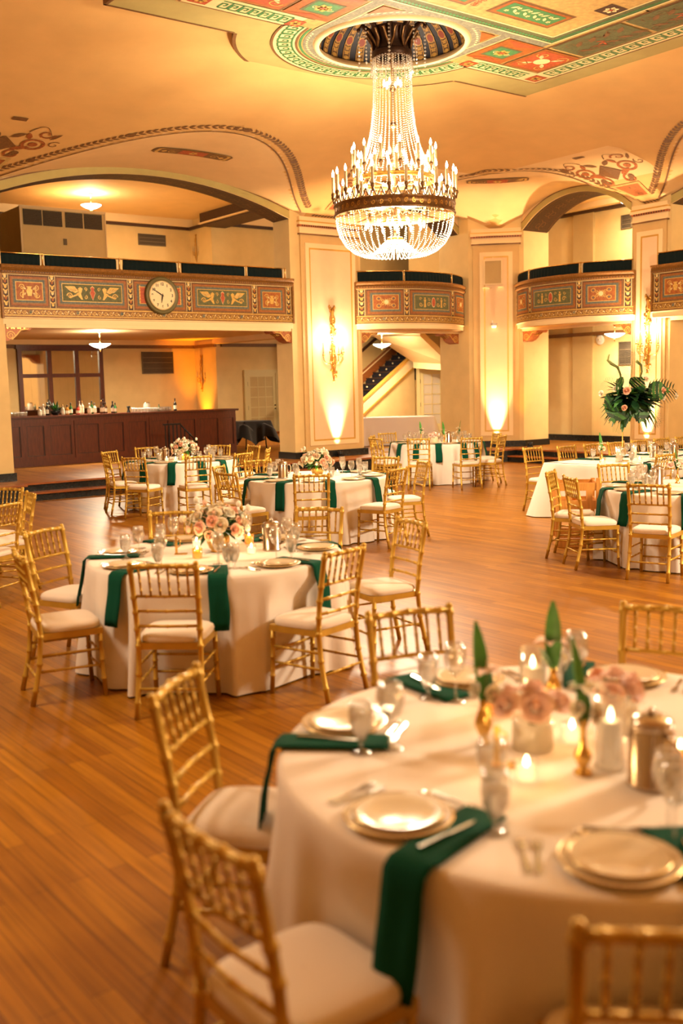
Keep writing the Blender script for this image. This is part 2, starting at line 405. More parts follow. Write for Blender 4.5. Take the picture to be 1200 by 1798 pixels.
def arch_wall(name, bay):
    a, b, th, hw, rise, dep = bay; m = MB(); n = 40
    xs = [-hw+2*hw*i/n for i in range(n+1)]; zs = [SPR+seg_z(x, hw-.02, rise) if abs(x) < hw-.02 else SPR for x in xs]
    for i in range(n):
        x0, x1, z0, z1 = xs[i], xs[i+1], zs[i], zs[i+1]
        m.face([(x0, 0, z0), (x1, 0, z1), (x1, 0, 7.1), (x0, 0, 7.1)], 'lunette_plaster')
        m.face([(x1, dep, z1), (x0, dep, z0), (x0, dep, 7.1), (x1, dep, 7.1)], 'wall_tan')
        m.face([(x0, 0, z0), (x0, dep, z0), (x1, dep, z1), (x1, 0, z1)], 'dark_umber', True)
        # archivolt and its umber line
        o0, o1 = .12+.06*abs(x0)/hw, .12+.06*abs(x1)/hw
        m.face([(x0, -.03, z0), (x1, -.03, z1), (x1, -.03, z1+o1), (x0, -.03, z0+o0)], 'border_beige')
        m.face([(x0, 0, z0), (x1, 0, z1), (x1, -.03, z1), (x0, -.03, z0)], 'cream_trim')
        m.face([(x0, -.034, z0+o0-.012), (x1, -.034, z1+o1-.012), (x1, -.034, z1+o1+.01), (x0, -.034, z0+o0+.01)], 'umber')
        m.face([(x0, -.03, z0+o0), (x1, -.03, z1+o1), (x1, 0, z1+o1), (x0, 0, z0+o0)], 'border_beige')
    # gilt scrolls painted along the soffit
    d = Decal(lambda s, t, l: (lambda x: (x, t, SPR+seg_z(x, hw-.02, rise)-.006-l))(s))
    k = int(hw*2/.32)
    for i in range(k):
        x = -hw+.18+(2*hw-.36)*i/(k-1); d.spiral(x, dep/2-.07, .12, 0, 1.2, .018, 'umber', 12); d.spiral(x, dep/2+.09, .12, pi, 1.2, .018, 'umber', 12)
    d.line([(-hw+.1+i*(2*hw-.2)/40, .07) for i in range(41)], .02, 'umber'); d.line([(-hw+.1+i*(2*hw-.2)/40, dep-.07) for i in range(41)], .02, 'umber')
    for q in ('v',): m_ = d.mb; off = len(m.v); m.v += m_.v; m.f += [[j+off for j in f] for f in m_.f]; m.m += [m.mi(m_.mats[j]) for j in m_.m]; m.sm += m_.sm
    return struct(name, m, W(a, b), ROT+th)
arch_wall('wall_arch_bar', BAY_BAR); arch_wall('wall_arch_stair', BAY_STAIR); arch_wall('wall_arch_side', BAY_SIDE); arch_wall('wall_arch_next', BAY_NEXT)

# ---- pilaster faces: raised strip, framed panel, capital mouldings, marble base
def pilaster(name, a, b, th, wd, pw, z0=.62, z1=5.06, up=.05):
    m = MB(); h = wd/2
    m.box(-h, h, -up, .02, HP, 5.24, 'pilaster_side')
    y = -up
    def fr(x, za, zb, t, dpt, mt):
        m.box(-x, x, y-dpt, y, zb-t, zb, mt); m.box(-x, x, y-dpt, y, za, za+t, mt); m.box(-x, -x+t, y-dpt, y, za+t, zb-t, mt); m.box(x-t, x, y-dpt, y, za+t, zb-t, mt)
    fr(pw, z0-.04, z1, .10, .022, 'cream_trim'); fr(pw-.10, z0+.06, z1-.10, .035, .014, 'gold_line')
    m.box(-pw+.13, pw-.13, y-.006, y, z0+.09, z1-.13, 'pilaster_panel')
    # mouldings of the capital
    H = h+.02
    for za, zb, o, mt in ((5.235, 5.265, .03, 'umber'), (5.265, 5.30, .045, 'cream_trim'), (5.30, 5.40, .02, 'cream_trim'), (5.40, 5.445, .05, 'red_gilt'), (5.445, 5.50, .075, 'cream_trim'), (5.50, 5.53, .06, 'gold_line'), (5.53, 5.62, .04, 'cream_trim')):
        m.box(-H-o*.6, H+o*.6, -up-o, .02, za, zb, mt)
    m.box(-h-.14, h+.14, -up-.05, .03, HP, HP+.15, 'black_marble')
    k = int(wd/.06)
    for i in range(k):
        x = -h+wd*(i+.5)/k; m.box(x-.012, x+.012, -up-.058, -up-.05, 5.405, 5.44, 'dark_umber')
    return struct(name, m, W(a, b), ROT+th)
pilaster('trim_pilaster_sconce', 14.17, WL, 0, 1.62, .70)
pilaster('trim_pilaster_corner', 18.675, 18.025, -pi/4, 1.12, .40)
pilaster('trim_pilaster_side', WR, 13.83, -pi/2, .82, .33)
bsb = MB()
for x0, x1, y0, y1 in ((-9, 6.73, WL-.05, WL+.62), (13.07, 15.10, WL-.04, WL+.64)): bsb.box(x0, x1, y0, y1, HP, HP+.15, 'black_marble')
bsb.prism([(18.17, 18.49), (19.14, 17.52), (20.07, 17.52), (20.07, 19.57), (18.17, 19.57)], HP, HP+.15, 'black_marble'); bsb.box(WR-.04, 20.02, 13.30, 14.36, HP, HP+.15, 'black_marble')
struct('baseboard_piers', bsb)

# ---- vaulted ceiling: a cove all round, lunettes over the bays, a flat painted field in the middle
ZF = 6.85; ZP = 6.73
def dist(a, b): return max(0, min(WL-b, WR-a, b+9, a+9, (36.70-a-b)/sqrt(2)))
def lun_z(x, d, hw, rise): return (5.66 if hw > 2 else 5.68)+seg_z(x, hw+.32, rise)+(.04 if hw > 2 else .0)*max(d, 0)
def zc(a, b):
    d = dist(a, b); z = 5.60+(ZF-5.60)*(min(d, 6.4)/6.4)**.66
    for (ba, bb, th, hw, rise, dep) in BAYS:
        dx, dd = ((a-ba), WL-b) if th == 0 else (-(b-bb), WR-a)
        if abs(dx) < hw+.32 and dd < 6:
            z = max(z, lun_z(dx, dd, hw, rise))
    return min(z, ZF)
cv = MB(); ST = .125
na = int((WR+9)/ST)+1; nb = int((WL+9)/ST)+1; ids = {}
A_ = [-9+(WR+9)*i/na for i in range(na+1)]; B_ = [-9+(WL+9)*i/nb for i in range(nb+1)]
ko, kl = cv.mi('ceiling_ochre'), cv.mi('lunette_plaster')
def vid(i, j):
    if (i, j) not in ids:
        ids[(i, j)] = len(cv.v); cv.v.append((A_[i], B_[j], zc(A_[i], B_[j])))
    return ids[(i, j)]
def in_lun(a, b):
    for (ba, bb, th, hw, rise, dep) in BAYS:
        dx, dd = ((a-ba), WL-b) if th == 0 else (-(b-bb), WR-a)
        if abs(dx) < hw+.32 and dd < 6:
            d = dist(a, b); z = 5.60+(ZF-5.60)*(min(d, 6.4)/6.4)**.66
            if lun_z(dx, dd, hw, rise) > z+.003: return True
    return False
for i in range(na):
    for j in range(nb):
        a, b = (A_[i]+A_[i+1])/2, (B_[j]+B_[j+1])/2
        if a+b > 36.95 or hypot(a-CHA, b-CHB) < 1.18: continue
        cv.f.append([vid(i, j), vid(i, j+1), vid(i+1, j+1), vid(i+1, j)]); cv.m.append(kl if in_lun(a, b) else ko); cv.sm.append(True)
struct('ceiling', cv)

def ceil_fn(x, y, l): return (CHA+x, CHB+y, ZP-.002-l)
# the lowered painted field: beige border plate with an umber edge
fp = MB(); XB, YB = 3.97, .90
def out_poly():
    pts = [(-XB, -14), (XB, -14), (XB, YB)]
    a1 = atan2(YB, sqrt(2.25**2-YB**2))
    pts += [(2.25*cos(a1+(pi-2*a1)*i/40), 2.25*sin(a1+(pi-2*a1)*i/40)) for i in range(41)]
    pts += [(-XB, YB)]; return pts
op = out_poly(); n = len(op)
for i in range(n):
    p, q = op[i], op[(i+1) % n]; fp.face([(CHA+p[0], CHB+p[1], ZP), (CHA+q[0], CHB+q[1], ZP), (CHA+q[0], CHB+q[1], ZF+.02), (CHA+p[0], CHB+p[1], ZF+.02)], 'umber')
fd = Decal(ceil_fn); r0 = 1.10
fd.lift = 0
fd.ring(0, 0, r0, 2.25, 'border_beige', 72)
def field(x0, x1, y0, y1):                          # beige outside the medallion
    nx = max(1, int((x1-x0)/.2))
    for i in range(nx):
        a, b = x0+(x1-x0)*i/nx, x0+(x1-x0)*(i+1)/nx; fd.poly([(a, y0), (b, y0), (b, y1), (a, y1)], 'border_beige')
fd.lift = -.001
for sx in (-1, 1):
    ys = [YB-i*.1 for i in range(34)]
    for i in range(33):
        ya, yb_ = ys[i], ys[i+1]; e = lambda y: sqrt(max(0, 1.2**2-y*y)) if abs(y) < 1.2 else 0
        fd.poly([(sx*e(ya), ya), (sx*XB, ya), (sx*XB, yb_), (sx*e(yb_), yb_)], 'border_beige')
fd.poly([(-XB, -2.4), (XB, -2.4), (XB, -14), (-XB, -14)], 'border_beige')
# umber edge lines
fd.lift = .003
a1 = atan2(YB, sqrt(2.25**2-YB**2))
fd.ring(0, 0, 2.20, 2.25, 'umber', 60, a1, pi-a1)
for sx in (-1, 1):
    fd.line([(sx*sqrt(2.25**2-YB**2), YB-.02), (sx*XB, YB-.02)], .045, 'umber'); fd.line([(sx*(XB-.02), YB), (sx*(XB-.02), -14)], .045, 'umber')
# ochre inner field, its gilt mouldings and the Greek key
fd.lift = .004
XI, YI = 3.29, .28
for sx in (-1, 1):
    ys = [YI-i*.08 for i in range(40)]
    for i in range(39):
        ya, yb_ = ys[i], ys[i+1]; e = lambda y: sqrt(max(0, 1.28**2-y*y)) if abs(y) < 1.28 else 0
        fd.poly([(sx*e(ya), ya), (sx*XI, ya), (sx*XI, yb_), (sx*e(yb_), yb_)], 'field_gold')
fd.poly([(-XI, -2.8), (XI, -2.8), (XI, -14), (-XI, -14)], 'field_gold')
fd.lift = .0050; fd.ring(0, 0, r0, 1.72, 'field_gold', 72)
fd.lift = .007
ak = atan2(.18, 1.55)
fd.ring(0, 0, 1.36, 1.70, 'paint_cream', 60, ak, pi-ak)
for sx in (-1, 1):
    fd.rect(min(sx*1.56, sx*(XI-.04)), max(sx*1.56, sx*(XI-.04)), -.14, .24, 'paint_cream'); fd.rect(min(sx*(XI-.42), sx*(XI-.04)), max(sx*(XI-.42), sx*(XI-.04)), -14, -.14, 'paint_cream')
fd.lift = .010
for r_ in (1.70, 1.355, 1.30): fd.ring(0, 0, r_-.018, r_+.018, 'umber' if r_ != 1.30 else 'paint_green', 60, ak, pi-ak)
fd.meander(lambda s, q: ((1.42+.20*q)*cos(pi-ak-(pi-2*ak)*s), (1.42+.20*q)*sin(pi-ak-(pi-2*ak)*s)), 26, .20, 'paint_green')
for sx in (-1, 1):
    fd.lift = .010; fd.meander(lambda s, q: (sx*(1.72+(XI-.5-1.72)*s), -.06+.22*q), 7, .20, 'paint_green'); fd.meander(lambda s, q: (sx*(XI-.34+.22*q), -.2-5.6*s), 26, .20, 'paint_green')
    fd.line([(sx*1.65, .25), (sx*(XI-.03), .25), (sx*(XI-.03), -6)], .03, 'umber'); fd.line([(sx*1.45, -.15), (sx*(XI-.43), -.15), (sx*(XI-.43), -6)], .03, 'umber')
    fd.lift = .0125
    fd.rect(sx*(XI-.23)-.13, sx*(XI-.23)+.13, -.08, .18, 'paint_red'); fd.lift = .015; fd.flower(sx*(XI-.23), .05, .10, 'paint_gold', 'umber')
    fd.lift = .0125; fd.rect(sx*1.60-.11, sx*1.60+.11, -.02, .20, 'paint_red'); fd.lift = .015; fd.flower(sx*1.60, .09, .09, 'paint_gold', 'umber')
# grey ring and the square of grey bands round the dome
fd.lift = .011
fd.ring(0, 0, 1.12, 1.26, 'paint_greyblue', 72); fd.lift = .014; fd.ring(0, 0, 1.05, 1.12, 'paint_cream', 72); fd.lift = .016; fd.ring(0, 0, 1.08, 1.095, 'umber', 72)
fd.lift = .012
for k in range(90): fd.leaf(1.19*cos(2*pi*k/90), 1.19*sin(2*pi*k/90), 2*pi*k/90+1.2, .07, .03, 'paint_cream')
for sx in (-1, 1):
    fd.lift = .0122; fd.line([(sx*1.15, .25), (sx*1.15, -1.20)], .16, 'paint_greyblue')
fd.lift = .0126; fd.line([(-1.9, -1.16), (1.95, -1.16)], .16, 'paint_greyblue')
fd.lift = .015
for sx in (-1, 1):
    fd.line([(sx*1.06, .2), (sx*1.06, -1.1)], .015, 'paint_cream'); fd.line([(sx*1.24, .2), (sx*1.24, -1.1)], .015, 'paint_cream')
    # orange spandrels in the corners of the square
    for sy in (-1, 1):
        if sy > 0: continue
        fd.poly([(sx*1.02, sy*.72), (sx*1.02, sy*1.04), (sx*.74, sy*1.04)], 'paint_orange')
    # panel with the green lozenge between the key corner and the square
    fd.rect(min(sx*1.28, sx*2.0), max(sx*1.28, sx*2.0), -1.06, -.18, 'paint_orange')
    fd.lift = .018; fd.rect(min(sx*1.40, sx*1.86), max(sx*1.40, sx*1.86), -.78, -.36, 'paint_sage'); fd.lift = .0195; fd.rect(min(sx*1.44, sx*1.82), max(sx*1.44, sx*1.82), -.74, -.40, 'paint_green')
    fd.lift = .022; fd.flower(sx*1.63, -.57, .13, 'paint_gold', 'paint_red'); 
    for q in (-1, 1): fd.spiral(sx*1.63+q*.11, -.57, .06, 0, 1.3, .016, 'paint_cream', 12)
    fd.lift = .018
    fd.poly([(sx*1.32, -1.02), (sx*1.94, -1.02), (sx*1.63, -.84)], 'paint_red'); fd.poly([(sx*1.32, -.22), (sx*1.94, -.22), (sx*1.63, -.32)], 'paint_red')
    # red corner panel with gilt scrolls
    fd.rect(min(sx*2.06, sx*2.82), max(sx*2.06, sx*2.82), -1.04, -.20, 'paint_orange'); fd.lift = .021
    fd.rect(min(sx*2.12, sx*2.76), max(sx*2.12, sx*2.76), -.98, -.26, 'paint_red'); fd.lift = .024
    fd.disc(sx*2.44, -.62, .13, 'paint_cream', 14)
    for p in (-1, 1):
        for q in (-1, 1): fd.spiral(sx*2.44+p*.20, -.62+q*.22, .11, 0 if p > 0 else pi, 1.4*q, .022, 'paint_gold', 16); fd.leaf(sx*2.44+p*.1, -.62+q*.08, atan2(q, p), .2, .07, 'paint_cream')
    # sage floral runs beside the key
    fd.lift = .018
    for k in range(4):
        y0 = -1.12-k*1.3; fd.rect(min(sx*2.08, sx*2.80), max(sx*2.08, sx*2.80), y0-1.22, y0, 'paint_sage'); fd.lift = .021
        for j in range(9):
            t = y0-.12-j*.12; fd.leaf(sx*(2.44+.06*(-1)**j), t, -pi/2+.7*(-1)**j, .26, .09, 'umber'); fd.spiral(sx*(2.44+.2*(-1)**j), t, .09, j, 1.2, .016, 'umber', 12)
        for j in range(3): fd.leaf(sx*2.5, y0-.6-.03*j, .3+j, .16, .04, 'paint_red')
        fd.lift = .018
    fd.line([(sx*2.05, -.2), (sx*2.05, -6.4)], .03, 'umber')
    fd.lift = .015
# the inner panel: sage leaf frame, gilt lines, green panels
XJ, YJ = 1.93, -1.26
fd.lift = .016
fd.rect(-XJ, XJ, -9, YJ, 'paint_sage'); fd.lift = .019
fd.rect(-XJ+.20, XJ-.20, -9, YJ-.20, 'field_gold')
for k in range(64): fd.leaf(-XJ+.05+k*.06, YJ-.10, .9, .11, .04, 'paint_green')
for sx in (-1, 1):
    for k in range(70): fd.leaf(sx*(XJ-.10), YJ-.1-k*.06, -.7, .11, .04, 'paint_green')
fd.lift = .022
fd.line([(-XJ+.2, YJ-.2), (XJ-.2, YJ-.2)], .03, 'paint_cream'); fd.line([(-XJ, YJ), (XJ, YJ)], .03, 'paint_cream')
for sx in (-1, 1): fd.line([(sx*(XJ-.2), YJ-.2), (sx*(XJ-.2), -6)], .03, 'paint_cream'); fd.line([(sx*XJ, YJ), (sx*XJ, -6)], .03, 'paint_cream')
for k in range(-1, 2):
    cx = .02+k*1.5 if False else k*1.1+.28
for cx, yy in ((.78, -1.92), (-.78, -1.92), (0.0, -2.85)):
    fd.lift = .022; fd.rect(cx-.60, cx+.60, yy-.26, yy+.26, 'umber'); fd.lift = .025; fd.rect(cx-.56, cx+.56, yy-.22, yy+.22, 'paint_orange'); fd.lift = .028; fd.rect(cx-.50, cx+.50, yy-.17, yy+.17, 'paint_green'); fd.lift = .031
    for j in range(9): fd.leaf(cx-.42+j*.095, yy-.02, (.9 if j % 2 else -.9), .13, .05, 'paint_cream'); fd.flower(cx-.40+j*.1, yy+.07*(-1)**j, .04, 'paint_cream', 'paint_gold', 5)
fd.lift = .022
for sx in (-1, 1):
    fd.rect(sx*1.55-.17, sx*1.55+.17, -2.75, -2.45, 'dark_umber'); fd.lift = .025; fd.flower(sx*1.55, -2.6, .11, 'paint_cream', 'paint_red'); fd.lift = .022
    for j in range(5): fd.spiral(-.1+sx*.02, -1.75-j*.08, .05, j, 1, .015, 'paint_red', 10)
# green panels on the far side of the medallion
for sx in (-1,):
    fd.lift = .018
pm = fd.mb; off = len(fp.v); fp.v += pm.v; fp.f += [[j+off for j in f] for f in pm.f]; fp.m += [fp.mi(pm.mats[j]) for j in pm.m]; fp.sm += pm.sm
struct('ceiling_painted_field', fp)

# the dome in the middle of the medallion, dark with gilt ribs and red rosettes
dm = MB(); RD, HD = 1.08, .62
def dome(r, t, l=0):                                # r 0..1 out from the crown, t angle
    q = r*pi/2; rr = (RD-l)*sin(q); return (CHA+rr*cos(t), CHB+rr*sin(t), ZP+.02+(HD-l)*cos(q))
dm.grid(lambda u, v: dome(u, 2*pi*v), 14, 56, 'paint_navy', cv=True)
dd = Decal(lambda x, y, l: dome(y, x, .012+l)); NR = 28
for k in range(NR):
    t = 2*pi*k/NR; wd_ = pi/NR*.52
    dd.lift = 0; ys = [.12+.86*i/9 for i in range(10)]
    dd.strip([(t-wd_*(1.15 if y < .5 else 1), y) for y in ys], [(t+wd_*(1.15 if y < .5 else 1), y) for y in ys], 'dark_umber')
    dd.lift = .004
    for s_ in (-1, 1): dd.line([(t+s_*wd_*.95, y) for y in ys], .012, 'dome_gold')
    dd.lift = .008; dd.disc(t, .72, .055, 'dome_red', 12, 1.0); dd.ring(t, .72, .052, .07, 'dome_gold', 14)
    dd.lift = .008
    for y in (.86, .80, .58, .5, .42, .34): dd.leaf(t-.05, y, .5, .10, .04, 'dome_gold'); dd.leaf(t+.05, y, pi-.5, .10, .04, 'dome_gold')
    dd.disc(t, .955, .045, 'dome_gold', 10, .7)
pm = dd.mb; off = len(dm.v); dm.v += pm.v; dm.f += [[j+off for j in f] for f in pm.f]; dm.m += [dm.mi(pm.mats[j]) for j in pm.m]; dm.sm += pm.sm
dm.lathe([(1.03, ZP-.05), (1.06, ZP-.065), (1.10, ZP-.05), (1.12, ZP-.01), (1.13, ZP+.03), (1.08, ZP+.04), (1.05, ZP+.02), (1.03, ZP-.05)], 'cream_trim', 64, (CHA, CHB, 0), cap=False)
struct('ceiling_dome', dm)

# ---- painted leaf garlands along the groins, scrolls over the piers, plaques in the lunettes
def wall_frame(bay):
    a, b, th = bay[:3]
    return (lambda x, d: (a+x, WL-d)) if th == 0 else (lambda x, d: (WR-d, b-x))
def groin(bay, x):
    f = wall_frame(bay); hw, rise = bay[3], bay[4]; d = .02; last = 0
    while d < 6:
        a, b = f(x, d); D = dist(a, b); z = 5.60+(ZF-5.60)*(min(D, 6.4)/6.4)**.66
        if z >= lun_z(x, d, hw, rise): return d
        d += .02
    return 6
def lay_garland(name, pts):                          # PTS (a, b) along the groin
    n = len(pts)-1
    for _ in range(3): pts = [pts[0]]+[((pts[i-1][0]+pts[i][0]*2+pts[i+1][0])/4, (pts[i-1][1]+pts[i][1]*2+pts[i+1][1])/4) for i in range(1, n)]+[pts[-1]]
    dc = Decal(lambda a, b, l: (a, b, zc(a, b)-.014-l)); dc.line(pts, .035, 'umber')
    cum = [0]
    for i in range(n): cum.append(cum[-1]+hypot(pts[i+1][0]-pts[i][0], pts[i+1][1]-pts[i][1]))
    tot = cum[-1]; nl = int(tot/.115)
    for k in range(nl):
        s = (k+.5)/nl*tot; i = max(j for j in range(n) if cum[j] <= s); u = (s-cum[i])/(cum[i+1]-cum[i]+1e-9); p, q = pts[i], pts[i+1]
        x, y = p[0]+(q[0]-p[0])*u, p[1]+(q[1]-p[1])*u; l = hypot(q[0]-p[0], q[1]-p[1]) or 1; tx, ty = (q[0]-p[0])/l, (q[1]-p[1])/l; nx, ny = -ty, tx
        if nx*(6-x)+ny*(6-y) < 0: nx, ny = -nx, -ny
        x += nx*.20; y += ny*.20; a0 = atan2(ty, tx)+(0 if s < tot/2 else pi)
        for s_ in (-1, 1): dc.leaf(x, y, a0+s_*.55, .15, .05, 'umber')
        if k % 16 == 8: dc.disc(x, y, .07, 'umber', 8)
    return struct(name, dc.mb)
def groin_pts(bay, x0, x1, n=40):
    f = wall_frame(bay); return [f(x, max(.02, groin(bay, x))) for x in [x0+(x1-x0)*i/n for i in range(n+1)]]
def garland(name, bay): h = (bay[3]+.28)*.985; return lay_garland(name, groin_pts(bay, -h, h))
def corner_garland():                                # one garland runs over both small arches
    return lay_garland('trim_garland_corner', groin_pts(BAY_STAIR, -1.84, -.45, 24)+groin_pts(BAY_SIDE, .12, 1.84, 24))
garland('trim_garland_bar', BAY_BAR); corner_garland(); garland('trim_garland_next', BAY_NEXT)

def spandrel(name, at, dirx):
    """painted scrolls on the cove over a pier; AT (a, b) on the wall, DIRX along the wall"""
    n = Vector((-dirx.y, dirx.x)); n = n if n.dot(Vector((5-at[0], 5-at[1]))) > 0 else -n
    dc = Decal(lambda x, d, l: (lambda p: (p[0], p[1], zc(*p)-.014-l))((at[0]+dirx.x*x+n.x*d, at[1]+dirx.y*x+n.y*d)))
    dc.lift = .0; dc.poly([(-.22, .30), (.22, .30), (.36, .95), (-.36, .95)], 'field_gold'); dc.lift = .004
    dc.poly([(-.16, .36), (.16, .36), (.28, .88), (-.28, .88)], 'red_gilt'); dc.lift = .008
    for k in range(8): dc.leaf(0, .62, 2*pi*k/8, .2, .06, 'umber')
    dc.lift = 0
    dc.poly([(0, 1.15), (.28, 1.42), (0, 1.75), (-.28, 1.42)], 'umber')
    for s_ in (-1, 1):
        dc.ring(s_*.52, 1.55, .15, .205, 'red_gilt', 20); dc.disc(s_*.52, 1.55, .08, 'red_gilt', 10)
        dc.spiral(s_*.30, 1.12, .16, pi/2, 1.3*s_, .05, 'red_gilt'); dc.disc(s_*.34, 1.18, .07, 'umber', 8); dc.leaf(s_*.20, 1.30, pi/2-s_*1.1, .34, .14, 'red_gilt'); dc.leaf(s_*.08, 1.72, pi/2-s_*.8, .30, .12, 'umber'); dc.leaf(s_*.40, 1.72, pi/2+s_*.3, .26, .10, 'red_gilt'); dc.spiral(s_*.62, 1.98, .16, 0, -1.2*s_, .045, 'red_gilt'); dc.leaf(s_*.18, 1.0, pi/2+s_*-.9, .26, .09, 'umber')
        dc.leaf(s_*.72, 1.78, pi/2-s_*.5, .3, .07, 'umber'); dc.spiral(s_*.86, 1.62, .12, 1, 1.1*s_, .025, 'umber')
        dc.line([(s_*(.3+.06*i), 2.0+.25*sin(i*.5)) for i in range(9)], .025, 'umber', .008)
    dc.rect(-.12, .12, 2.35, 2.47, 'umber')
    k = 11
    for i in range(k): dc.leaf(-.42+.84*i/(k-1), .06, .6, .10, .04, 'dark_umber')
    return struct(name, dc.mb)
spandrel('trim_scrolls_sconce', (14.085, WL), Vector((1, 0))); spandrel('trim_scrolls_side', (WR, 13.83), Vector((0, 1))); spandrel('trim_scrolls_far', (6.3, WL), Vector((1, 0)))
def plaque(name, f, hx, hd):
    dc = Decal(lambda x, d, l: (lambda p: (p[0], p[1], zc(*p)-.016-l))(f(x, d)))
    oc = lambda s, c: [(-s*hx+c, -s*hd), (-s*hx*.3, -s*hd), (s*hx*.3, -s*hd), (s*hx-c, -s*hd), (s*hx, -s*hd+c), (s*hx, s*hd-c), (s*hx-c, s*hd), (s*hx*.3, s*hd), (-s*hx*.3, s*hd), (-s*hx+c, s*hd), (-s*hx, s*hd-c), (-s*hx, -s*hd+c)]
    for s, c, m_, l in ((1, .06, 'umber', 0), (.94, .05, 'paint_gold', .003), (.86, .05, 'umber', .006)):
        q = oc(s, c); dc.lift = l
        dc.strip([q[0], q[1], q[2], q[3]], [q[9], q[8], q[7], q[6]], m_); dc.poly([q[0], q[9], q[10], q[11]], m_); dc.poly([q[3], q[4], q[5], q[6]], m_)
    dc.lift = .009; dc.rect(-hx*.34, hx*.34, -hd*.7, hd*.7, 'paint_red', 3); dc.lift = .012
    dc.flower(0, 0, hd*.55, 'paint_gold', 'umber')
    for s_ in (-1, 1): dc.spiral(s_*hx*.55, 0, hd*.55, 0, 1.4*s_, .02, 'paint_gold', 14); dc.leaf(s_*hx*.68, 0, 0 if s_ > 0 else pi, hx*.14, hd*.7, 'paint_gold')
    return struct(name, dc.mb)
plaque('trim_plaque_bar', lambda x, d: (BAY_BAR[0]+x, WL-1.55-d), .80, .17)
plaque('trim_plaque_corner', lambda x, d: (18.675+(x-d-2.45)*sqrt(.5), 18.025+(-x-d-2.45)*sqrt(.5)), .68, .20)

# ---- rooms behind the bays
ZL, ZU = 3.30, 6.70                                  # lower and upper ceilings
w = MB(); w.box(2.0, 14.95, 26.5, 26.7, HP, 7.0, 'wall_paint'); struct('wall_bar_back', w)
w = MB(); w.box(14.95, 15.10, 25.3, 26.7, HP, 7.0, 'wall_paint'); struct('wall_bar_return', w)
w = MB(); w.box(15.10, 28, 25.3, 25.5, HP, 7.0, 'wall_paint'); struct('wall_hall_back', w)
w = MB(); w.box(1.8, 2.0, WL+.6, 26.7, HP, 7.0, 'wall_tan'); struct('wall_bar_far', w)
w = MB(); w.box(21.6, 21.8, -9, 19.6, HP, 7.0, 'wall_paint'); w.box(21.52, 21.6, 17.35, 18.0, HP, 7.0, 'wall_tan'); struct('wall_side_back', w)  # the tan strip puts shade on this wall into the paint
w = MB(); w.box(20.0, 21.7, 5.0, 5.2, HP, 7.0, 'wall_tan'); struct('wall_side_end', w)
w = MB()
w.box(2, 28, WL+.10, 26.5, ZL, ZL+.13, 'lunette_plaster'); w.box(WR+.1, 21.7, 5, WL+.1, ZL, ZL+.13, 'lunette_plaster'); struct('ceiling_lower', w)
w = MB(); w.box(2, 28, WL+.62, 26.6, ZU, ZU+.12, 'lunette_plaster'); w.box(20.0, 21.7, 5, WL+.62, 6.35, 6.47, 'lunette_plaster'); struct('ceiling_upper', w)
w = MB()
# beams and crown mouldings below and above
w.box(14.85, 15.2, WL+.6, 25.3, 3.16, ZL, 'lunette_plaster'); w.box(14.6, 15.4, WL+.62, 25.3, 6.36, ZU, 'dark_umber'); w.box(14.54, 14.6, WL+.62, 25.3, 6.40, 6.44, 'cream_trim')
for x0, x1, y0, y1 in ((2, 14.95, 26.42, 26.5), (15.1, 21, 25.22, 25.3)):
    w.box(x0, x1, y0, y1, 3.08, 3.17, 'umber'); w.box(x0, x1, y0-.06, y1, 3.17, ZL, 'lunette_plaster'); w.box(x0, x1, y0-.02, y1, 6.42, 6.49, 'dark_umber'); w.box(x0, x1, y0-.10, y1, 6.49, ZU, 'cream_trim')
w.box(14.87, 14.95, 25.25, 26.5, 3.08, 3.17, 'umber'); w.box(14.85, 14.95, 25.25, 26.5, 6.42, 6.49, 'dark_umber')
w.box(21.50, 21.6, 5, 19.6, 3.04, 3.13, 'umber'); w.box(21.45, 21.6, 5, 19.6, 6.15, 6.22, 'dark_umber'); w.box(21.2, 21.6, 5, 19.6, 6.22, 6.35, 'cream_trim')
struct('trim_crowns', w)
w = MB(); w.box(21.5, 21.62, 5, 19.6, HP, HP+.16, 'black_marble'); w.box(2, 14.95, 26.44, 26.5, HP, HP+.16, 'black_marble'); w.box(15.1, 24, 25.24, 25.3, HP, HP+.16, 'black_marble'); struct('baseboard_rooms', w)

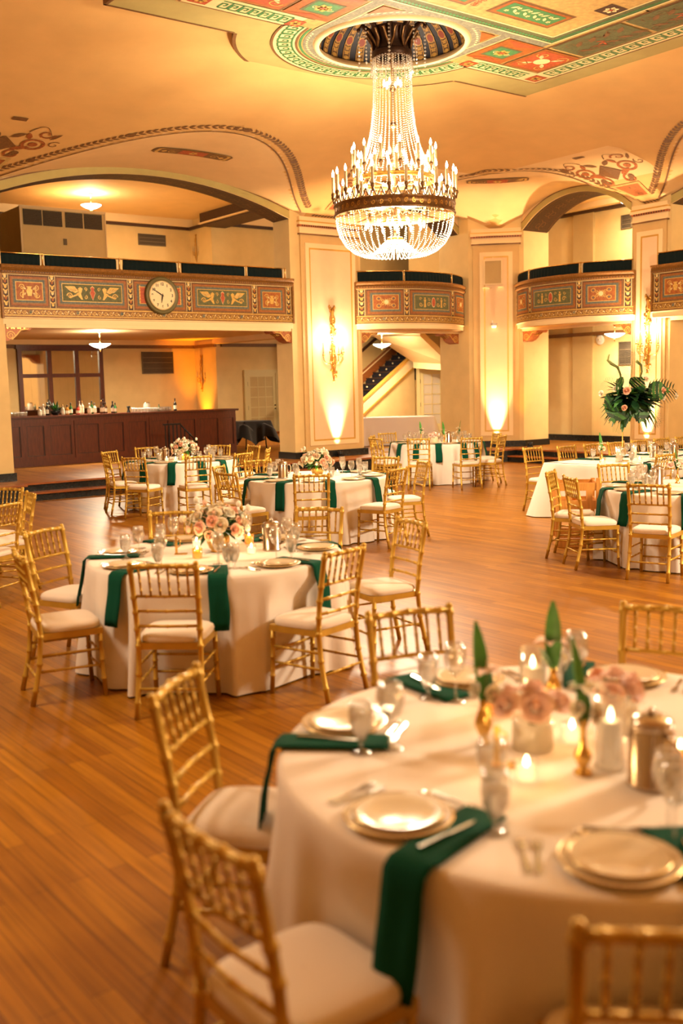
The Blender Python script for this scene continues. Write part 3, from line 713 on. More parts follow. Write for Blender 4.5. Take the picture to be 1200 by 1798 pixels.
# ================================================================== BALCONIES
def scrollwork(d, x0, x1, z0, z1, style):
    """painted filling of a balcony panel, between x0..x1 and z0..z1"""
    cx, cz, hw, hh = (x0+x1)/2, (z0+z1)/2, (x1-x0)/2, (z1-z0)/2; l = d.lift; c1, c2 = 'paint_gold', 'paint_cream'
    if style == 'griffin':
        # a shield between two winged beasts with coiled tails
        sh = [(0, .95), (.30, .70), (.22, .35), (.42, .05), (.22, -.45), (0, -.95), (-.22, -.45), (-.42, .05), (-.22, .35), (-.30, .70)]
        d.poly([(cx+x*hh*.98, cz+z*hh) for x, z in sh], c2); d.lift = l+.004; d.poly([(cx+x*hh*.86, cz+z*hh*.9) for x, z in sh], 'paint_red'); d.lift = l
        for s in (-1, 1):
            X = lambda t: cx+s*t
            d.poly([(X(hw*.34), cz+hh*.55), (X(hw*.42), cz+hh*.78), (X(hw*.50), cz+hh*.55), (X(hw*.46), cz+hh*.1), (X(hw*.56), cz-hh*.1), (X(hw*.40), cz-hh*.85), (X(hw*.34), cz-hh*.85), (X(hw*.40), cz-hh*.15)], c1)
            d.poly([(X(hw*.46), cz+hh*.2), (X(hw*.62), cz+hh*.85), (X(hw*.95), cz+hh*.80), (X(hw*.80), cz+hh*.35), (X(hw*.60), cz-hh*.05)], c1)
            for j in range(4): d.leaf(X(hw*(.52+.06*j)), cz+hh*.1, (.9-.1*j) if s > 0 else pi-.9+.1*j, hh*.9, hh*.14, c2)
            d.line([(X(hw*(.50+.08*i)), cz-hh*(.2+.12*i-.06*(i > 3)*i)) for i in range(5)], hh*.2, c1)
            d.spiral(X(hw*.78), cz-hh*.42, hh*.42, 0 if s > 0 else pi, 1.6*s, hh*.13, c1); d.spiral(X(hw*.24), cz-hh*.55, hh*.26, pi/2, 1.3*s, hh*.09, c1); d.spiral(X(hw*.24), cz+hh*.55, hh*.24, -pi/2, -1.3*s, hh*.09, c1)
            d.disc(X(hw*.80), cz-hh*.40, hh*.12, 'umber', 8)
    elif style == 'urn':
        d.poly([(cx-hh*.25, cz-hh*.6), (cx+hh*.25, cz-hh*.6), (cx+hh*.42, cz+hh*.1), (cx+hh*.2, cz+hh*.35), (cx+hh*.4, cz+hh*.6), (cx-hh*.4, cz+hh*.6), (cx-hh*.2, cz+hh*.35), (cx-hh*.42, cz+hh*.1)], c1)
        for s in (-1, 1):
            for q in (-1, 1): d.spiral(cx+s*hw*.58, cz+q*hh*.48, hh*.40, pi/2*(1+q), 1.5*s*q, hh*.11, c1); d.leaf(cx+s*hw*.25, cz+q*hh*.2, atan2(q*.6, s), hw*.4, hh*.22, c2)
            d.poly([(cx+s*hw*.5, cz-hh*.9), (cx+s*hw*.62, cz-hh*.9), (cx+s*hw*.56, cz+hh*.1), (cx+s*hw*.44, cz+hh*.2)], c1); d.disc(cx+s*hw*.5, cz+hh*.36, hh*.14, c1, 8)
    elif style == 'mask':
        for s in (-1, 1):
            for q in (-1, 1):
                d.ring(cx+s*hw*.62, cz+q*hh*.55, hh*.24, hh*.32, c1, 16); d.disc(cx+s*hw*.62, cz+q*hh*.55, hh*.13, 'paint_blue', 8); d.spiral(cx+s*hw*.3, cz+q*hh*.3, hh*.28, 0, 1.3*s*q, hh*.09, c1)
        for k in range(10): d.leaf(cx, cz, 2*pi*k/10, hh*.62, hh*.16, c1)
        d.lift = l+.004; d.disc(cx, cz, hh*.30, c2, 12, 1.2); d.lift = l
    elif style == 'figures':
        d.disc(cx, cz, hh*.42, c2, 16, 1.9); d.lift = l+.004; d.disc(cx, cz, hh*.36, 'paint_red', 16, 1.95); d.lift = l
        for s in (-1, 1):
            X = cx+s*hw*.50
            d.disc(X, cz+hh*.62, hh*.15, c1, 8); d.poly([(X-hh*.2, cz-hh*.8), (X+hh*.2, cz-hh*.8), (X+hh*.14, cz+hh*.1), (X+hh*.26, cz+hh*.42), (X-hh*.26, cz+hh*.42), (X-hh*.14, cz+hh*.1)], c1)
            for p in (-1, 1): d.spiral(X+p*hw*.22, cz-hh*.35, hh*.36, 0, 1.4*p, hh*.11, c1); d.spiral(X+p*hw*.24, cz+hh*.5, hh*.26, 0, -1.3*p, hh*.08, c1)
    d.lift = l
def local(a, b, th, x, y, z):                        # a point given in a bay's own frame
    c, s = cos(th), sin(th); return W(a+x*c-y*s, b+x*s+y*c, z)
def add_parts(dst, src):
    off = len(dst.v); dst.v += src.v; dst.f += [[j+off for j in f] for f in src.f]; dst.m += [dst.mi(src.mats[j]) for j in src.m]; dst.sm += src.sm

def balcony(label, bay, yb, hx, panels, strips, shift=0):
    a, b, th = bay[:3]; loc, rot = local(a, b, th, shift, 0, 0), ROT+th
    root = thing('balcony', label, 'balcony', loc, rot, 'painted balconies round the ballroom')
    xs = [-hx+2*hx*i/24 for i in range(25)]
    def sweep(m, prof, mt, ends=True):               # profile of (out, z) swept along the bow
        for i in range(24):
            for j in range(len(prof)-1):
                p, q = prof[j], prof[j+1]
                m.face([(xs[i], yb(xs[i])-p[0], p[1]), (xs[i+1], yb(xs[i+1])-p[0], p[1]), (xs[i+1], yb(xs[i+1])-q[0], q[1]), (xs[i], yb(xs[i])-q[0], q[1])], mt)
        if ends:
            for x in (xs[0], xs[-1]): m.face([(x, yb(x)-p[0], p[1]) for p in prof]+[(x, .1, prof[-1][1]), (x, .1, prof[0][1])], mt)
    p = MB()
    sweep(p, [(-.12, 3.30), (0, 3.30), (0, 4.10), (.05, 4.11), (.06, 4.15), (.03, 4.17), (.07, 4.21), (.085, 4.24), (.07, 4.265), (-.12, 4.265), (-.12, 3.30)], 'balcony_ground')
    for x in (xs[0], xs[-1]): p.box(x-.02, x+.02, min(yb(x)-.03, -.02), .12, 3.30, 4.255, 'balcony_ground')
    d = Decal(lambda x, z, l: (x, yb(x)-.004-l, z))
    N = 24
    for k in range(N): d.rect(-hx+2*hx*k/N, -hx+2*hx*(k+1)/N, 4.09, 4.105, 'paint_cream')
    d2 = Decal(lambda x, z, l: (x, yb(x)-.064-l, z))
    for k in range(int(hx*2/.05)): d2.rect(-hx+.05*k, -hx+.05*k+.022, 4.125, 4.145, 'dark_umber')
    add_parts(p, d.mb); add_parts(p, d2.mb); p.build('parapet', root)
    sb = MB(); sweep(sb, [(-.14, 3.19), (-.02, 3.19), (-.01, 3.29), (.012, 3.30), (.012, 3.315), (-.12, 3.315)], 'cream_trim'); sb.box(-hx+.05, hx-.05, .0, .1, 3.13, 3.30, 'cream_trim')
    for k in range(24):
        x0, x1 = xs[k], xs[k+1]; sb.face([(x0, yb(x0)+.14, 3.19), (x1, yb(x1)+.14, 3.19), (x1, .6, 3.19), (x0, .6, 3.19)], 'lunette_plaster'); sb.face([(x0, yb(x0)+.03, 3.185), (x1, yb(x1)+.03, 3.185), (x1, yb(x1)+.06, 3.185), (x0, yb(x0)+.06, 3.185)], 'umber')
    sb.build('soffit_beam', root)
    f = Decal(lambda x, z, l: (x, yb(x)-.006-l, z))
    for k in range(N): x0, x1 = xs[k], xs[k+1]; f.rect(x0, x1, 3.37, 3.465, 'balcony_ground'); f.rect(x0, x1, 3.345, 3.362, 'paint_gold'); f.rect(x0, x1, 3.47, 3.49, 'paint_gold')
    f.lift = .003; n = int(2*hx/.115)
    for k in range(n):
        x = -hx+.06+k*.115; f.spiral(x, 3.417, .044, k*pi, 1.3 if k % 2 else -1.3, .014, 'paint_gold', 10); f.leaf(x+.03, 3.417, .8*(-1)**k, .05, .02, 'paint_cream')
        if k % 8 == 4: f.disc(x, 3.417, .036, 'paint_blue', 8)
    f.mb.build('frieze', root)
    for x0, x1 in strips:
        s = Decal(lambda x, z, l: (x, yb(x)-.008-l, z)); s.rect(x0, x1, 3.50, 4.085, 'dark_umber'); s.lift = .003
        s.rect(x0, x0+.010, 3.50, 4.085, 'paint_cream'); s.rect(x1-.010, x1, 3.50, 4.085, 'paint_cream'); c = (x0+x1)/2
        for k, z in enumerate((3.56, 3.66, 3.77, 3.87, 3.97, 4.05)):
            s.disc(c, z, (x1-x0)*.22, ('paint_gold', 'paint_orange', 'paint_cream')[k % 3], 8, 1.4); s.leaf(c, z, .9, .07, .025, 'paint_gold'); s.leaf(c, z, pi-.9, .08, .03, 'paint_gold')
        s.mb.build('painted_strip', root)
    for x0, x1, ground, style in panels:
        s = Decal(lambda x, z, l: (x, yb(x)-.006-l, z)); n = max(1, int((x1-x0)/.18)); z0, z1 = 3.51, 4.08
        s.rect(x0, x1, z0, z1, 'umber', n)
        for l, i, mt in ((.004, .025, 'paint_orange'), (.006, .05, 'balcony_ground'), (.008, .075, 'paint_blue')): s.lift = l; s.rect(x0+i, x1-i, z0+i, z1-i, mt, n)
        for k in range(int((x1-x0)/.035)): s.lift = .008; s.rect(x0+.02+k*.035, x0+.035+k*.035, z1-.022, z1-.008, 'dark_umber')
        s.lift = .012; s.frame(x0+.115, x1-.115, z0+.115, z1-.115, .012, 'paint_gold', n)
        s.lift = .010; s.rect(x0+.12, x1-.12, z0+.12, z1-.12, ground, n)
        if style: s.lift = .015; scrollwork(s, x0+.14, x1-.14, z0+.14, z1-.14, style)
        else:
            s.lift = .015
            for sx in (-1, 1):
                for k in range(6): s.leaf((x0+x1)/2+sx*(x1-x0)*.40, z0+.12+k*.06, pi/2+sx*.3, .07, .03, 'paint_gold')
        s.mb.build('painted_panel', root)
    return root
def bowf(x): return -.06-.74*(1-min(1, abs(x/1.75)**2.2))
balcony('long straight painted balcony with the round clock above the bar', BAY_BAR, lambda x: -.02, 3.23,
        [(-3.09, -2.34, 'paint_orange', 'urn'), (-2.20, -.74, 'paint_sage', 'griffin'), (-.60, .56, 'paint_red', None), (.71, 2.15, 'paint_sage', 'griffin'), (2.31, 3.02, 'paint_orange', 'urn')],
        [(-3.22, -3.10), (-2.33, -2.21), (-.73, -.61), (.57, .70), (2.17, 2.29), (3.05, 3.17)])
small = ([(-1.56, -.80, 'paint_orange', 'mask'), (-.66, .66, 'paint_sage', 'figures'), (.80, 1.56, 'paint_orange', 'mask')], [(-1.70, -1.58), (-.79, -.67), (.67, .79), (1.58, 1.70)])
balcony('bowed painted balcony over the staircase opening, between the two lit pilasters', BAY_STAIR, bowf, 1.75, *small, -.04)
balcony('bowed painted balcony over the empty side alcove behind the head table', BAY_SIDE, bowf, 1.75, *small, 0)
balcony('painted balcony cut off by the edge of the picture beyond the side sconce', BAY_NEXT, lambda x: -.42, 3.36,
        [(-3.16, -2.40, 'paint_orange', 'urn'), (-2.26, -.74, 'paint_sage', 'griffin')], [(-3.30, -3.18), (-2.39, -2.27)])

# clock on the bar balcony
def text_mesh(name, cu, parent, loc):
    o = bpy.data.objects.new('tmp', cu); COL.objects.link(o); bpy.context.view_layer.update()
    me = bpy.data.meshes.new_from_object(o.evaluated_get(bpy.context.evaluated_depsgraph_get())); bpy.data.objects.remove(o); me.name = name
    return link(name, me, parent, loc, (pi/2, 0, 0))
ck = thing('wall_clock', 'round cream clock with dark numerals on the front of the long balcony', 'clock', W(9.90, WL-.055, 3.80), ROT)
m = MB(); m.lathe([(.0, -.02), (.375, -.02), (.375, .02), (.36, .045), (.33, .05), (.30, .035), (.285, .03), (.0, .03)], 'clock_rim', 48)
m.v = [(x, -z, y) for x, y, z in m.v]; m.build('rim', ck)
d = Decal(lambda x, z, l: (x, -.034-l, z)); d.disc(0, 0, .287, 'clock_face', 48); d.lift = .002; d.ring(0, 0, .276, .284, 'paint_gold', 48); d.ring(0, 0, .355, .362, 'paint_gold', 48, 0, 2*pi)
for k in range(60): t = 2*pi*k/60; d.line([(.262*cos(t), .262*sin(t)), (.272*cos(t), .272*sin(t))], .004, 'ink')
d.mb.build('face', ck)
for k in range(1, 13):
    t = pi/2-2*pi*k/12; cu = bpy.data.curves.new('numeral', 'FONT'); cu.body = str(k); cu.size = .078; cu.align_x = 'CENTER'; cu.align_y = 'CENTER'; cu.extrude = .001; cu.offset = .0022
    cu.materials.append(M('ink')); text_mesh('numeral', cu, ck, (.222*cos(t), -.038, .222*sin(t)))
for nm, t, ln, wd_ in (('hour_hand', pi/2-2*pi*(6+50/60)/12+.26, .15, .022), ('minute_hand', pi/2-2*pi*50/60, .235, .016)):
    d = Decal(lambda x, z, l: (x, -.042-l, z)); d.leaf(-.05*cos(t), -.05*sin(t), t, ln+.05, wd_*1.5, 'ink'); d.line([(-.04*cos(t), -.04*sin(t)), (ln*cos(t), ln*sin(t))], wd_*.6, 'ink'); d.mb.build(nm, ck)
d = Decal(lambda x, z, l: (x, -.044-l, z)); d.disc(0, 0, .022, 'ink', 12); d.mb.build('hub', ck)

# drapes hung on the balcony rails, rails on little posts
def rail_and_drapes(bay, yb, spans, posts, zt, where, rail_label, shift=0):
    a, b, th = bay[:3]; LO = local(a, b, th, shift, 0, 0); rl = thing('balcony_railing', rail_label, 'railing', LO, ROT+th)
    x0, x1 = spans[0][0]-.02, spans[-1][1]+.02; n = 16
    m = MB(); m.tube([(x0+(x1-x0)*i/n, yb(x0+(x1-x0)*i/n)+.06, zt+.0) for i in range(n+1)], .012, 'brass', 8); m.build('rail', rl)
    for x in posts:
        m = MB(); y = yb(x)+.06; m.lathe([(.030, 4.262), (.03, 4.28), (.014, 4.30), (.014, zt), (.022, zt+.01), (.0, zt+.03)], 'brass', 10, (x, y, 0)); m.box(x-.045, x+.045, y+.012, y+.018, 4.27, zt-.01, 'cream_trim'); m.build('post', rl)
    for i, (p, q) in enumerate(spans):
        N = max(8, int((q-p)/.02)); ph = R.random()*6
        def fn(u, v):
            x = p+(q-p)*u; s = v if v < .5 else 1-v; t = v*2 if v < .5 else (1-v)*2   # front sheet up, back sheet down
            wv = .010*sin(u*(q-p)*62+ph)+.005*sin(u*(q-p)*131+ph*2); side = -1 if v < .5 else 1
            return (x+(.012*sin(ph+u*3)*(1-t)), yb(x)+.06+side*(.022+.006*(1-t))+wv*(1-t*.6)*side, 4.275+(zt+.017-4.275)*t-.006*sin(u*pi)*t)
        m = MB(); m.grid(fn, N, 8, 'drape_teal'); m.face([fn(u/N, 0) for u in range(N+1)]+[fn(u/N, 1) for u in range(N, -1, -1)], 'drape_teal')
        for e in (0, 1): m.face([fn(e, v/8) for v in range(9)], 'drape_teal')
        o = m.build('railing_drape', None, LO, ROT+th)
        tag(o, 'dark teal pleated cloth over the %s rail, %s panel' % (where, spans_names(len(spans))[i]), 'drape', 'dark cloths on the balcony rails')
def spans_names(n): return {3: ('end', 'middle', 'far end'), 5: ('first', 'second from the service-box end', 'middle', 'fourth', 'last, beside the sconce pier'), 1: ('only visible',)}[n]
rail_and_drapes(BAY_BAR, lambda x: -.02, [(-3.2, -2.45), (-2.35, -.92), (-.76, .40), (.54, 2.03), (2.13, 2.99)], [-2.40, -.84, .47, 2.08, 3.08], 4.485, 'clock balcony', 'thin brass rail on posts along the clock balcony')
bw = bowf
rail_and_drapes(BAY_STAIR, bw, [(-1.66, -.78), (-.70, .72), (.84, 1.66)], [-.74, .78], 4.50, 'stair balcony', 'thin brass rail along the bowed balcony over the stairs', -.04)
rail_and_drapes(BAY_SIDE, bw, [(-1.66, -.92), (-.80, .66), (.78, 1.66)], [-.86, .72], 4.50, 'alcove balcony', 'thin brass rail along the bowed balcony over the side alcove', 0)
rail_and_drapes(BAY_NEXT, lambda x: -.42, [(-3.25, -.9)], [-.85], 4.52, 'cut-off end balcony', 'brass rail along the balcony cut off beyond the side sconce')

# carved brackets under the lintels
def bracket(a, b, th, flip, label):
    t = thing('carved_bracket', label, 'bracket', W(a, b), ROT+th, 'carved brackets under the balconies')
    m = MB(); s = -1 if flip else 1
    prof = [(0, 3.17), (.50, 3.17), (.52, 3.13), (.47, 3.08), (.36, 3.09), (.28, 3.06), (.22, 2.98), (.14, 2.92), (.04, 2.885), (0, 2.88)]
    m.prism([(s*x, z) for x, z in prof], .02, .34, 'red_gilt', 'y'); m.build('body', t)
    m = MB(); d = Decal(lambda x, z, l: (s*x, .016-l, z))
    d.spiral(.10, 2.985, .085, 0, 1.8, .02, 'paint_gold'); d.spiral(.43, 3.125, .04, 0, 1.5, .014, 'paint_gold'); d.line([(.12, 2.91), (.22, 3.0), (.30, 3.09), (.42, 3.10)], .022, 'paint_gold')
    for k in range(6): d.leaf(.06+.06*k, 3.10, pi/2+.4*(-1)**k, .06, .035, 'gilt')
    d.frame(.005, .50, 3.15, 3.17, .008, 'paint_gold'); add_parts(m, d.mb)
    for k in range(5): m.tube([(s*(.04+.02*k+.08*k*.4), .06+.06*k, 2.90+.03*k), (s*(.3+.02*k), .06+.06*k, 3.085)], .012, 'gilt', 6)
    m.build('carving', t)
bracket(6.70, WL, 0, False, 'carved gilt bracket at the left-hand end of the lintel above the bar')
bracket(13.10, WL, 0, True, 'carved gilt bracket above the bar, against the sconce pier')
bracket(15.07, WL, 0, False, 'small carved bracket at the lintel beside the sconce pier, over the stairs')
bracket(18.20, WL, 0, True, 'carved bracket at the lintel over the stairs, by the corner pilaster')
bracket(WR, 17.55, -pi/2, False, 'carved bracket of the side alcove nearest the corner pilaster')
bracket(WR, 14.33, -pi/2, True, 'carved bracket of the side alcove against the sconced side pilaster')

# ================================================================== WALL LAMPS, CHANDELIER, PENDANTS
def sconce(loc, th, sc, lit, label, up=1):
    t = thing('wall_sconce', label, 'sconce', loc, ROT+th, 'gilt wall sconces'); t.scale = (sc, sc, sc)
    m = MB()                                         # height 1.66, centre of the arms at z = .45
    for s in (-1, 1):
        m.ball((s*.055, -.03, 1.60), .035, 'gilt', 8, 6); m.ball((s*.04, -.03, 1.53), .03, 'gilt', 8, 6); m.tube([(s*.01, -.03, 1.52), (s*.06, -.03, 1.57), (s*.085, -.03, 1.63), (s*.06, -.03, 1.66)], .016, 'gilt', 6)
    m.lathe([(.0, 0), (.018, .02), (.03, .10), (.045, .2), (.06, .34), (.075, .44), (.06, .52), (.045, .62), (.05, .75), (.04, .9), (.05, 1.05), (.04, 1.2), (.055, 1.3), (.06, 1.38), (.035, 1.46), (.04, 1.52), (.02, 1.58), (0, 1.6)], 'gilt', 10, (0, -.04, 0))
    rr = random.Random(3)
    for k in range(46):
        z = .06+1.34*k/46; w_ = .05+.03*sin(z*7); a = rr.random()*pi
        m.ball((w_*cos(a), -.05-.04*sin(a), z), .017+.012*rr.random(), 'gilt', 6, 4, (1, 1, 1.4))
    m.build('backplate', t)
    for k in range(5):
        a = pi+pi*(k+.0)/4*.999+.0; dx, dy = .25*cos(a), .25*sin(a)*.9-.02; z1 = .52+(.06 if k % 2 else 0)
        m = MB(); m.tube([(0, -.05, .42), (dx*.35, dy*.35-.02, .36), (dx*.75, dy*.75, .36), (dx*.98, dy*.98, .44), (dx, dy, z1)], .011, 'gilt', 6); m.lathe([(.012, 0), (.034, .03), (.02, .045), (.016, .06)], 'gilt', 8, (dx, dy, z1)); ar = m.build('arm', t)
        m = MB(); m.lathe([(.013, 0), (.013, .26), (.008, .265)], 'candle_sleeve', 8, (dx, dy, z1+.05)); cd = m.build('candle', t)
        m = MB(); m.lathe([(.004, 0), (.015, .03), (.012, .055), (0, .085)], 'bulb_glow' if lit else 'clear_glass', 8, (dx, dy, z1+.31)); m.build('bulb', cd)
    m = MB(); m.lathe([(0, -.06), (.02, -.05), (.026, -.02), (.01, .02)], 'gilt', 8, (0, -.04, 0)); m.build('finial', t)
    return t
sconce(W(14.15, WL-.06, 2.06), 0, 1, True, 'lit gilt candle sconce on the wide pilaster beside the stairs')
sconce(W(WR-.06, 13.82, 2.06), -pi/2, 1, True, 'lit gilt candle sconce on the narrow side pilaster behind the palm arrangement')
sconce(W(14.95, 26.1, 1.86), -pi/2, .62, False, 'unlit gilt sconce on the amber-washed wall behind the bar')
sconce(W(14.95, 26.15, 5.52), -pi/2, .46, False, 'dark unlit sconce on the gallery wall above the bar')
for a, b, th in ((14.15, WL-.06, 0), (WR-.06, 13.82, -pi/2)):
    for dx in (-.17, .17): lamp('sconce_light', local(a, b, th, dx, -.22, 2.98), 19, WARM, .05)

def chandelier(a, b):
    t = thing('chandelier', 'large lit crystal chandelier with two rings of candles under the painted dome', 'chandelier', W(a, b, 0), ROT)
    m = MB(); m.lathe([(.012, 3.98), (.02, 4.0), (.02, 6.5), (.05, 6.52), (.05, 6.6), (.02, 6.65), (.02, 7.3), (.0, 7.3)], 'bronze', 10)
    for z in (4.3, 4.62, 5.1, 5.6, 6.1): m.ball((0, 0, z), .05, 'bronze', 10, 6)
    m.build('stem', t)
    m = MB()                                         # the crown of plumes from which the strands fall
    m.lathe([(.27, 6.50), (.285, 6.52), (.285, 6.58), (.27, 6.60), (.24, 6.60), (.24, 6.50), (.27, 6.50)], 'dark_bronze', 40, cap=False); m.lathe([(.255, 6.60), (.22, 6.70), (.24, 6.80), (.30, 6.90)], 'dark_bronze', 24, cap=False)
    for k in range(8):
        q = 2*pi*k/8; P = lambda r, z, w=0: (r*cos(q)-w*sin(q), r*sin(q)+w*cos(q), z)
        m.tube([P(.26, 6.58), P(.25, 6.75), P(.32, 6.90), P(.42, 6.98), P(.47, 6.93)], [.02, .035, .04, .035, .012], 'dark_bronze', 6); m.ball(P(.47, 6.92), .03, 'dark_bronze', 6, 5)
        for w in (-.05, .05): m.tube([P(.26, 6.60), P(.28, 6.72, w), P(.36, 6.84, w*1.6), P(.40, 6.82, w*2)], [.012, .02, .02, .008], 'bronze', 5)
    m.build('crown', t)
    # crystal drops hanging from the plume tips
    def strand(pts, r0, r1, step=.032):
        m = MB(); L = [0]
        for i in range(len(pts)-1): L.append(L[-1]+(Vector(pts[i+1])-Vector(pts[i])).length)
        n = int(L[-1]/step)
        for k in range(n):
            s = L[-1]*(k+.5)/n; i = max(j for j in range(len(pts)-1) if L[j] <= s); u = (s-L[i])/(L[i+1]-L[i])
            p = Vector(pts[i]).lerp(Vector(pts[i+1]), u); r = r0+(r1-r0)*k/n
            e = len(m.v); m.v += [(p.x, p.y, p.z+r), (p.x+r, p.y, p.z), (p.x, p.y+r, p.z), (p.x-r, p.y, p.z), (p.x, p.y-r, p.z), (p.x, p.y, p.z-r)]
            km = m.mi('crystal')
            for f in ((0, 1, 2), (0, 2, 3), (0, 3, 4), (0, 4, 1), (5, 2, 1), (5, 3, 2), (5, 4, 3), (5, 1, 4)): m.f.append([e+j for j in f]); m.m.append(km); m.sm.append(False)
        return m
    def ringof(name, me, n, ph=0):
        for k in range(n): link(name, me, t, None, 2*pi*(k+ph)/n)
    ringof('crystal_drop', strand([(.47, 0, 6.90), (.47, 0, 6.35)], .016, .022, .05).mesh('crystal_drop'), 8)
    tier = [(.27+.02*u+.30*u**4 if u > 0 else .27, 0, 6.52-1.62*u) for u in [i/12 for i in range(13)]]
    ringof('crystal_strand', strand(tier, .012, .0135).mesh('crystal_strand_tall'), 36)
    ringof('crystal_fringe', strand([(.275, 0, 6.50), (.285, 0, 6.42), (.30, 0, 6.30)], .014, .02).mesh('crystal_fringe'), 24, .5)
    bowl = [(.85, 0, 4.30), (.84, 0, 4.20), (.80, 0, 4.06), (.72, 0, 3.93), (.60, 0, 3.83), (.46, 0, 3.775), (.36, 0, 3.78), (.26, 0, 3.86), (.17, 0, 3.95), (.09, 0, 4.01)]
    ringof('crystal_strand', strand(bowl, .0115, .0115).mesh('crystal_strand_bowl'), 48)
    # bands
    def band(name, r, z0, z1, mt, pierced):
        m = MB(); m.lathe([(r-.012, z0), (r+.012, z0), (r+.018, z0+.02), (r+.004, z0+.025), (r+.004, z1-.025), (r+.018, z1-.02), (r+.012, z1), (r-.012, z1), (r-.012, z0)], mt, 72, cap=False)
        if pierced:
            d = Decal(lambda x, z, l: ((r+.006+l)*cos(x), (r+.006+l)*sin(x), z)); n = 48
            for k in range(n):
                q = 2*pi*k/n; d.spiral(q, (z0+z1)/2, .036, k, 1.3, .016, 'gilt', 10)
            for k in range(48):                      # scallops standing on the band
                q0, q1 = 2*pi*k/48, 2*pi*(k+1)/48; rm = r
                pts = [(rm*cos(q0+(q1-q0)*i/6), rm*sin(q0+(q1-q0)*i/6), z1+.115*(1-sin(pi*i/6))*1.0) for i in range(7)]
                m.tube(pts, .010, mt, 5, cap=False)
            add_parts(m, d.mb)
        return m.build(name, t)
    band('candle_ring', .865, 4.33, 4.49, 'bronze', True); band('upper_ring', .58, 4.80, 4.86, 'gilt', False); band('inner_ring', .10, 3.99, 4.03, 'gilt', False)
    m = MB(); m.lathe([(.08, 4.24), (.2, 4.22), (.24, 4.24), (.2, 4.26), (.08, 4.26)], 'gilt', 24, cap=False)
    for k in range(8): q = 2*pi*k/8; m.tube([(.02*cos(q), .02*sin(q), 4.45), (.45*cos(q), .45*sin(q), 4.40), (.86*cos(q), .86*sin(q), 4.36)], .012, 'bronze', 6); m.tube([(.02*cos(q), .02*sin(q), 4.75), (.3*cos(q), .3*sin(q), 4.78), (.57*cos(q), .57*sin(q), 4.82)], .010, 'bronze', 6)
    m.build('frame', t)
    # lit stars between the rings
    m = MB()
    for k in range(8): q = 2*pi*k/8; m.lathe([(.0, -.012), (.034, -.012), (.034, .012), (.0, .012)], 'gilt', 10)
    m = MB(); m.ball((.70, 0, 4.66), .030, 'bulb_glow', 10, 6); 
    for k in range(8): q = 2*pi*k/8; m.tube([(.70, .034*cos(q), 4.66+.034*sin(q)), (.70, .058*cos(q), 4.66+.058*sin(q))], .006, 'gilt', 5)
    ringof('star_light', m.mesh('star_light'), 12, .5)
    m = MB(); m.tube([(.58, 0, 4.82), (.62, 0, 4.74), (.69, 0, 4.68)], .006, 'gilt', 5); m.tube([(.70, 0, 4.63), (.76, 0, 4.55), (.86, 0, 4.49)], .006, 'gilt', 5); ringof('star_arm', m.mesh('star_arm'), 12, .5)
    # candles: cup, sleeve and a bulb
    cup = MB(); cup.lathe([(.012, -.08), (.02, -.02), (.034, 0), (.03, .03), (.016, .035)], 'bronze', 8); cup_l = cup.mesh('candle_cup')
    sl = MB(); sl.lathe([(.021, .03), (.021, .25), (.012, .257)], 'candle_sleeve', 10); sl_l = sl.mesh('candle_sleeve')
    bl = MB(); bl.lathe([(.006, .25), (.019, .285), (.016, .315), (0, .36)], 'bulb_glow', 8); bl_l = bl.mesh('candle_bulb')
    for n, r, z, ph in ((24, .885, 4.62, 0), (12, .80, 4.46, .5), (14, .60, 4.98, .25), (10, .50, 4.86, .5)):
        for k in range(n):
            q = 2*pi*(k+ph)/n; c = link('candle', sl_l, t, (r*cos(q), r*sin(q), z)); link('cup', cup_l, c); link('bulb', bl_l, c)
    for n, r, z in ((12, .42, 4.18), (8, .22, 4.22), (6, .15, 5.2), (6, .12, 6.15)):
        for k in range(n): q = 2*pi*(k+.5)/n; link('inner_bulb', bl_l, t, (r*cos(q), r*sin(q), z-.28), 0)
    return t
chandelier(CHA, CHB)

def pendant(a, b, zb, zcl, power, label):
    t = thing('pendant_lamp', label, 'pendant lamp', W(a, b, 0), ROT, 'frosted bowl pendants under the galleries')
    m = MB(); m.lathe([(.0, zcl), (.06, zcl), (.05, zcl-.03), (.008, zcl-.04), (.008, zb+.10), (.02, zb+.08)], 'brass', 10, cap=False); m.build('rod', t)
    m = MB(); m.lathe([(0, zb-.04), (.06, zb-.035), (.14, zb-.01), (.21, zb+.03), (.25, zb+.06), (.24, zb+.065), (.15, zb+.045), (0, zb+.02)], 'bowl_glow', 24); m.build('bowl', t)
    m = MB(); m.lathe([(0, zb-.13), (.012, zb-.12), (.02, zb-.07), (.03, zb-.045), (0, zb-.04)], 'brass', 8); m.build('finial', t)
    lamp('pendant_light', W(a, b, zb+.20), power*1.2, (1, .80, .54), .16)
    disc_lamp('pendant_downlight', W(a, b, zb-.06), power*2.2, (1, .80, .54), .46)
pendant(10.2, 22.5, 2.95, ZL, 46, 'lit bowl pendant hanging over the bar')
pendant(10.84, 24, 6.36, ZU, 34, 'lit bowl pendant in the gallery above the clock balcony')
pc = px(671, 607, 2.97); pendant(pc.dot(AV), pc.dot(BV), 2.95, ZL, 34, 'lit bowl pendant in front of the staircase')
pendant(20.75, 16.05, 2.95, ZL, 24, 'lit bowl pendant in the side alcove behind the palm arrangement')
pendant(20.75, 15.6, 6.02, 6.35, 26, 'lit bowl pendant in the gallery over the side alcove')
lamp('gallery_stair_light', W(17.5, 21.5, 5.8), 70, WARM, .2); lamp('next_alcove_light', W(20.6, 10.5, 2.8), 50, WARM, .2); lamp('next_gallery_light', W(20.6, 10.5, 5.8), 50, WARM, .2)

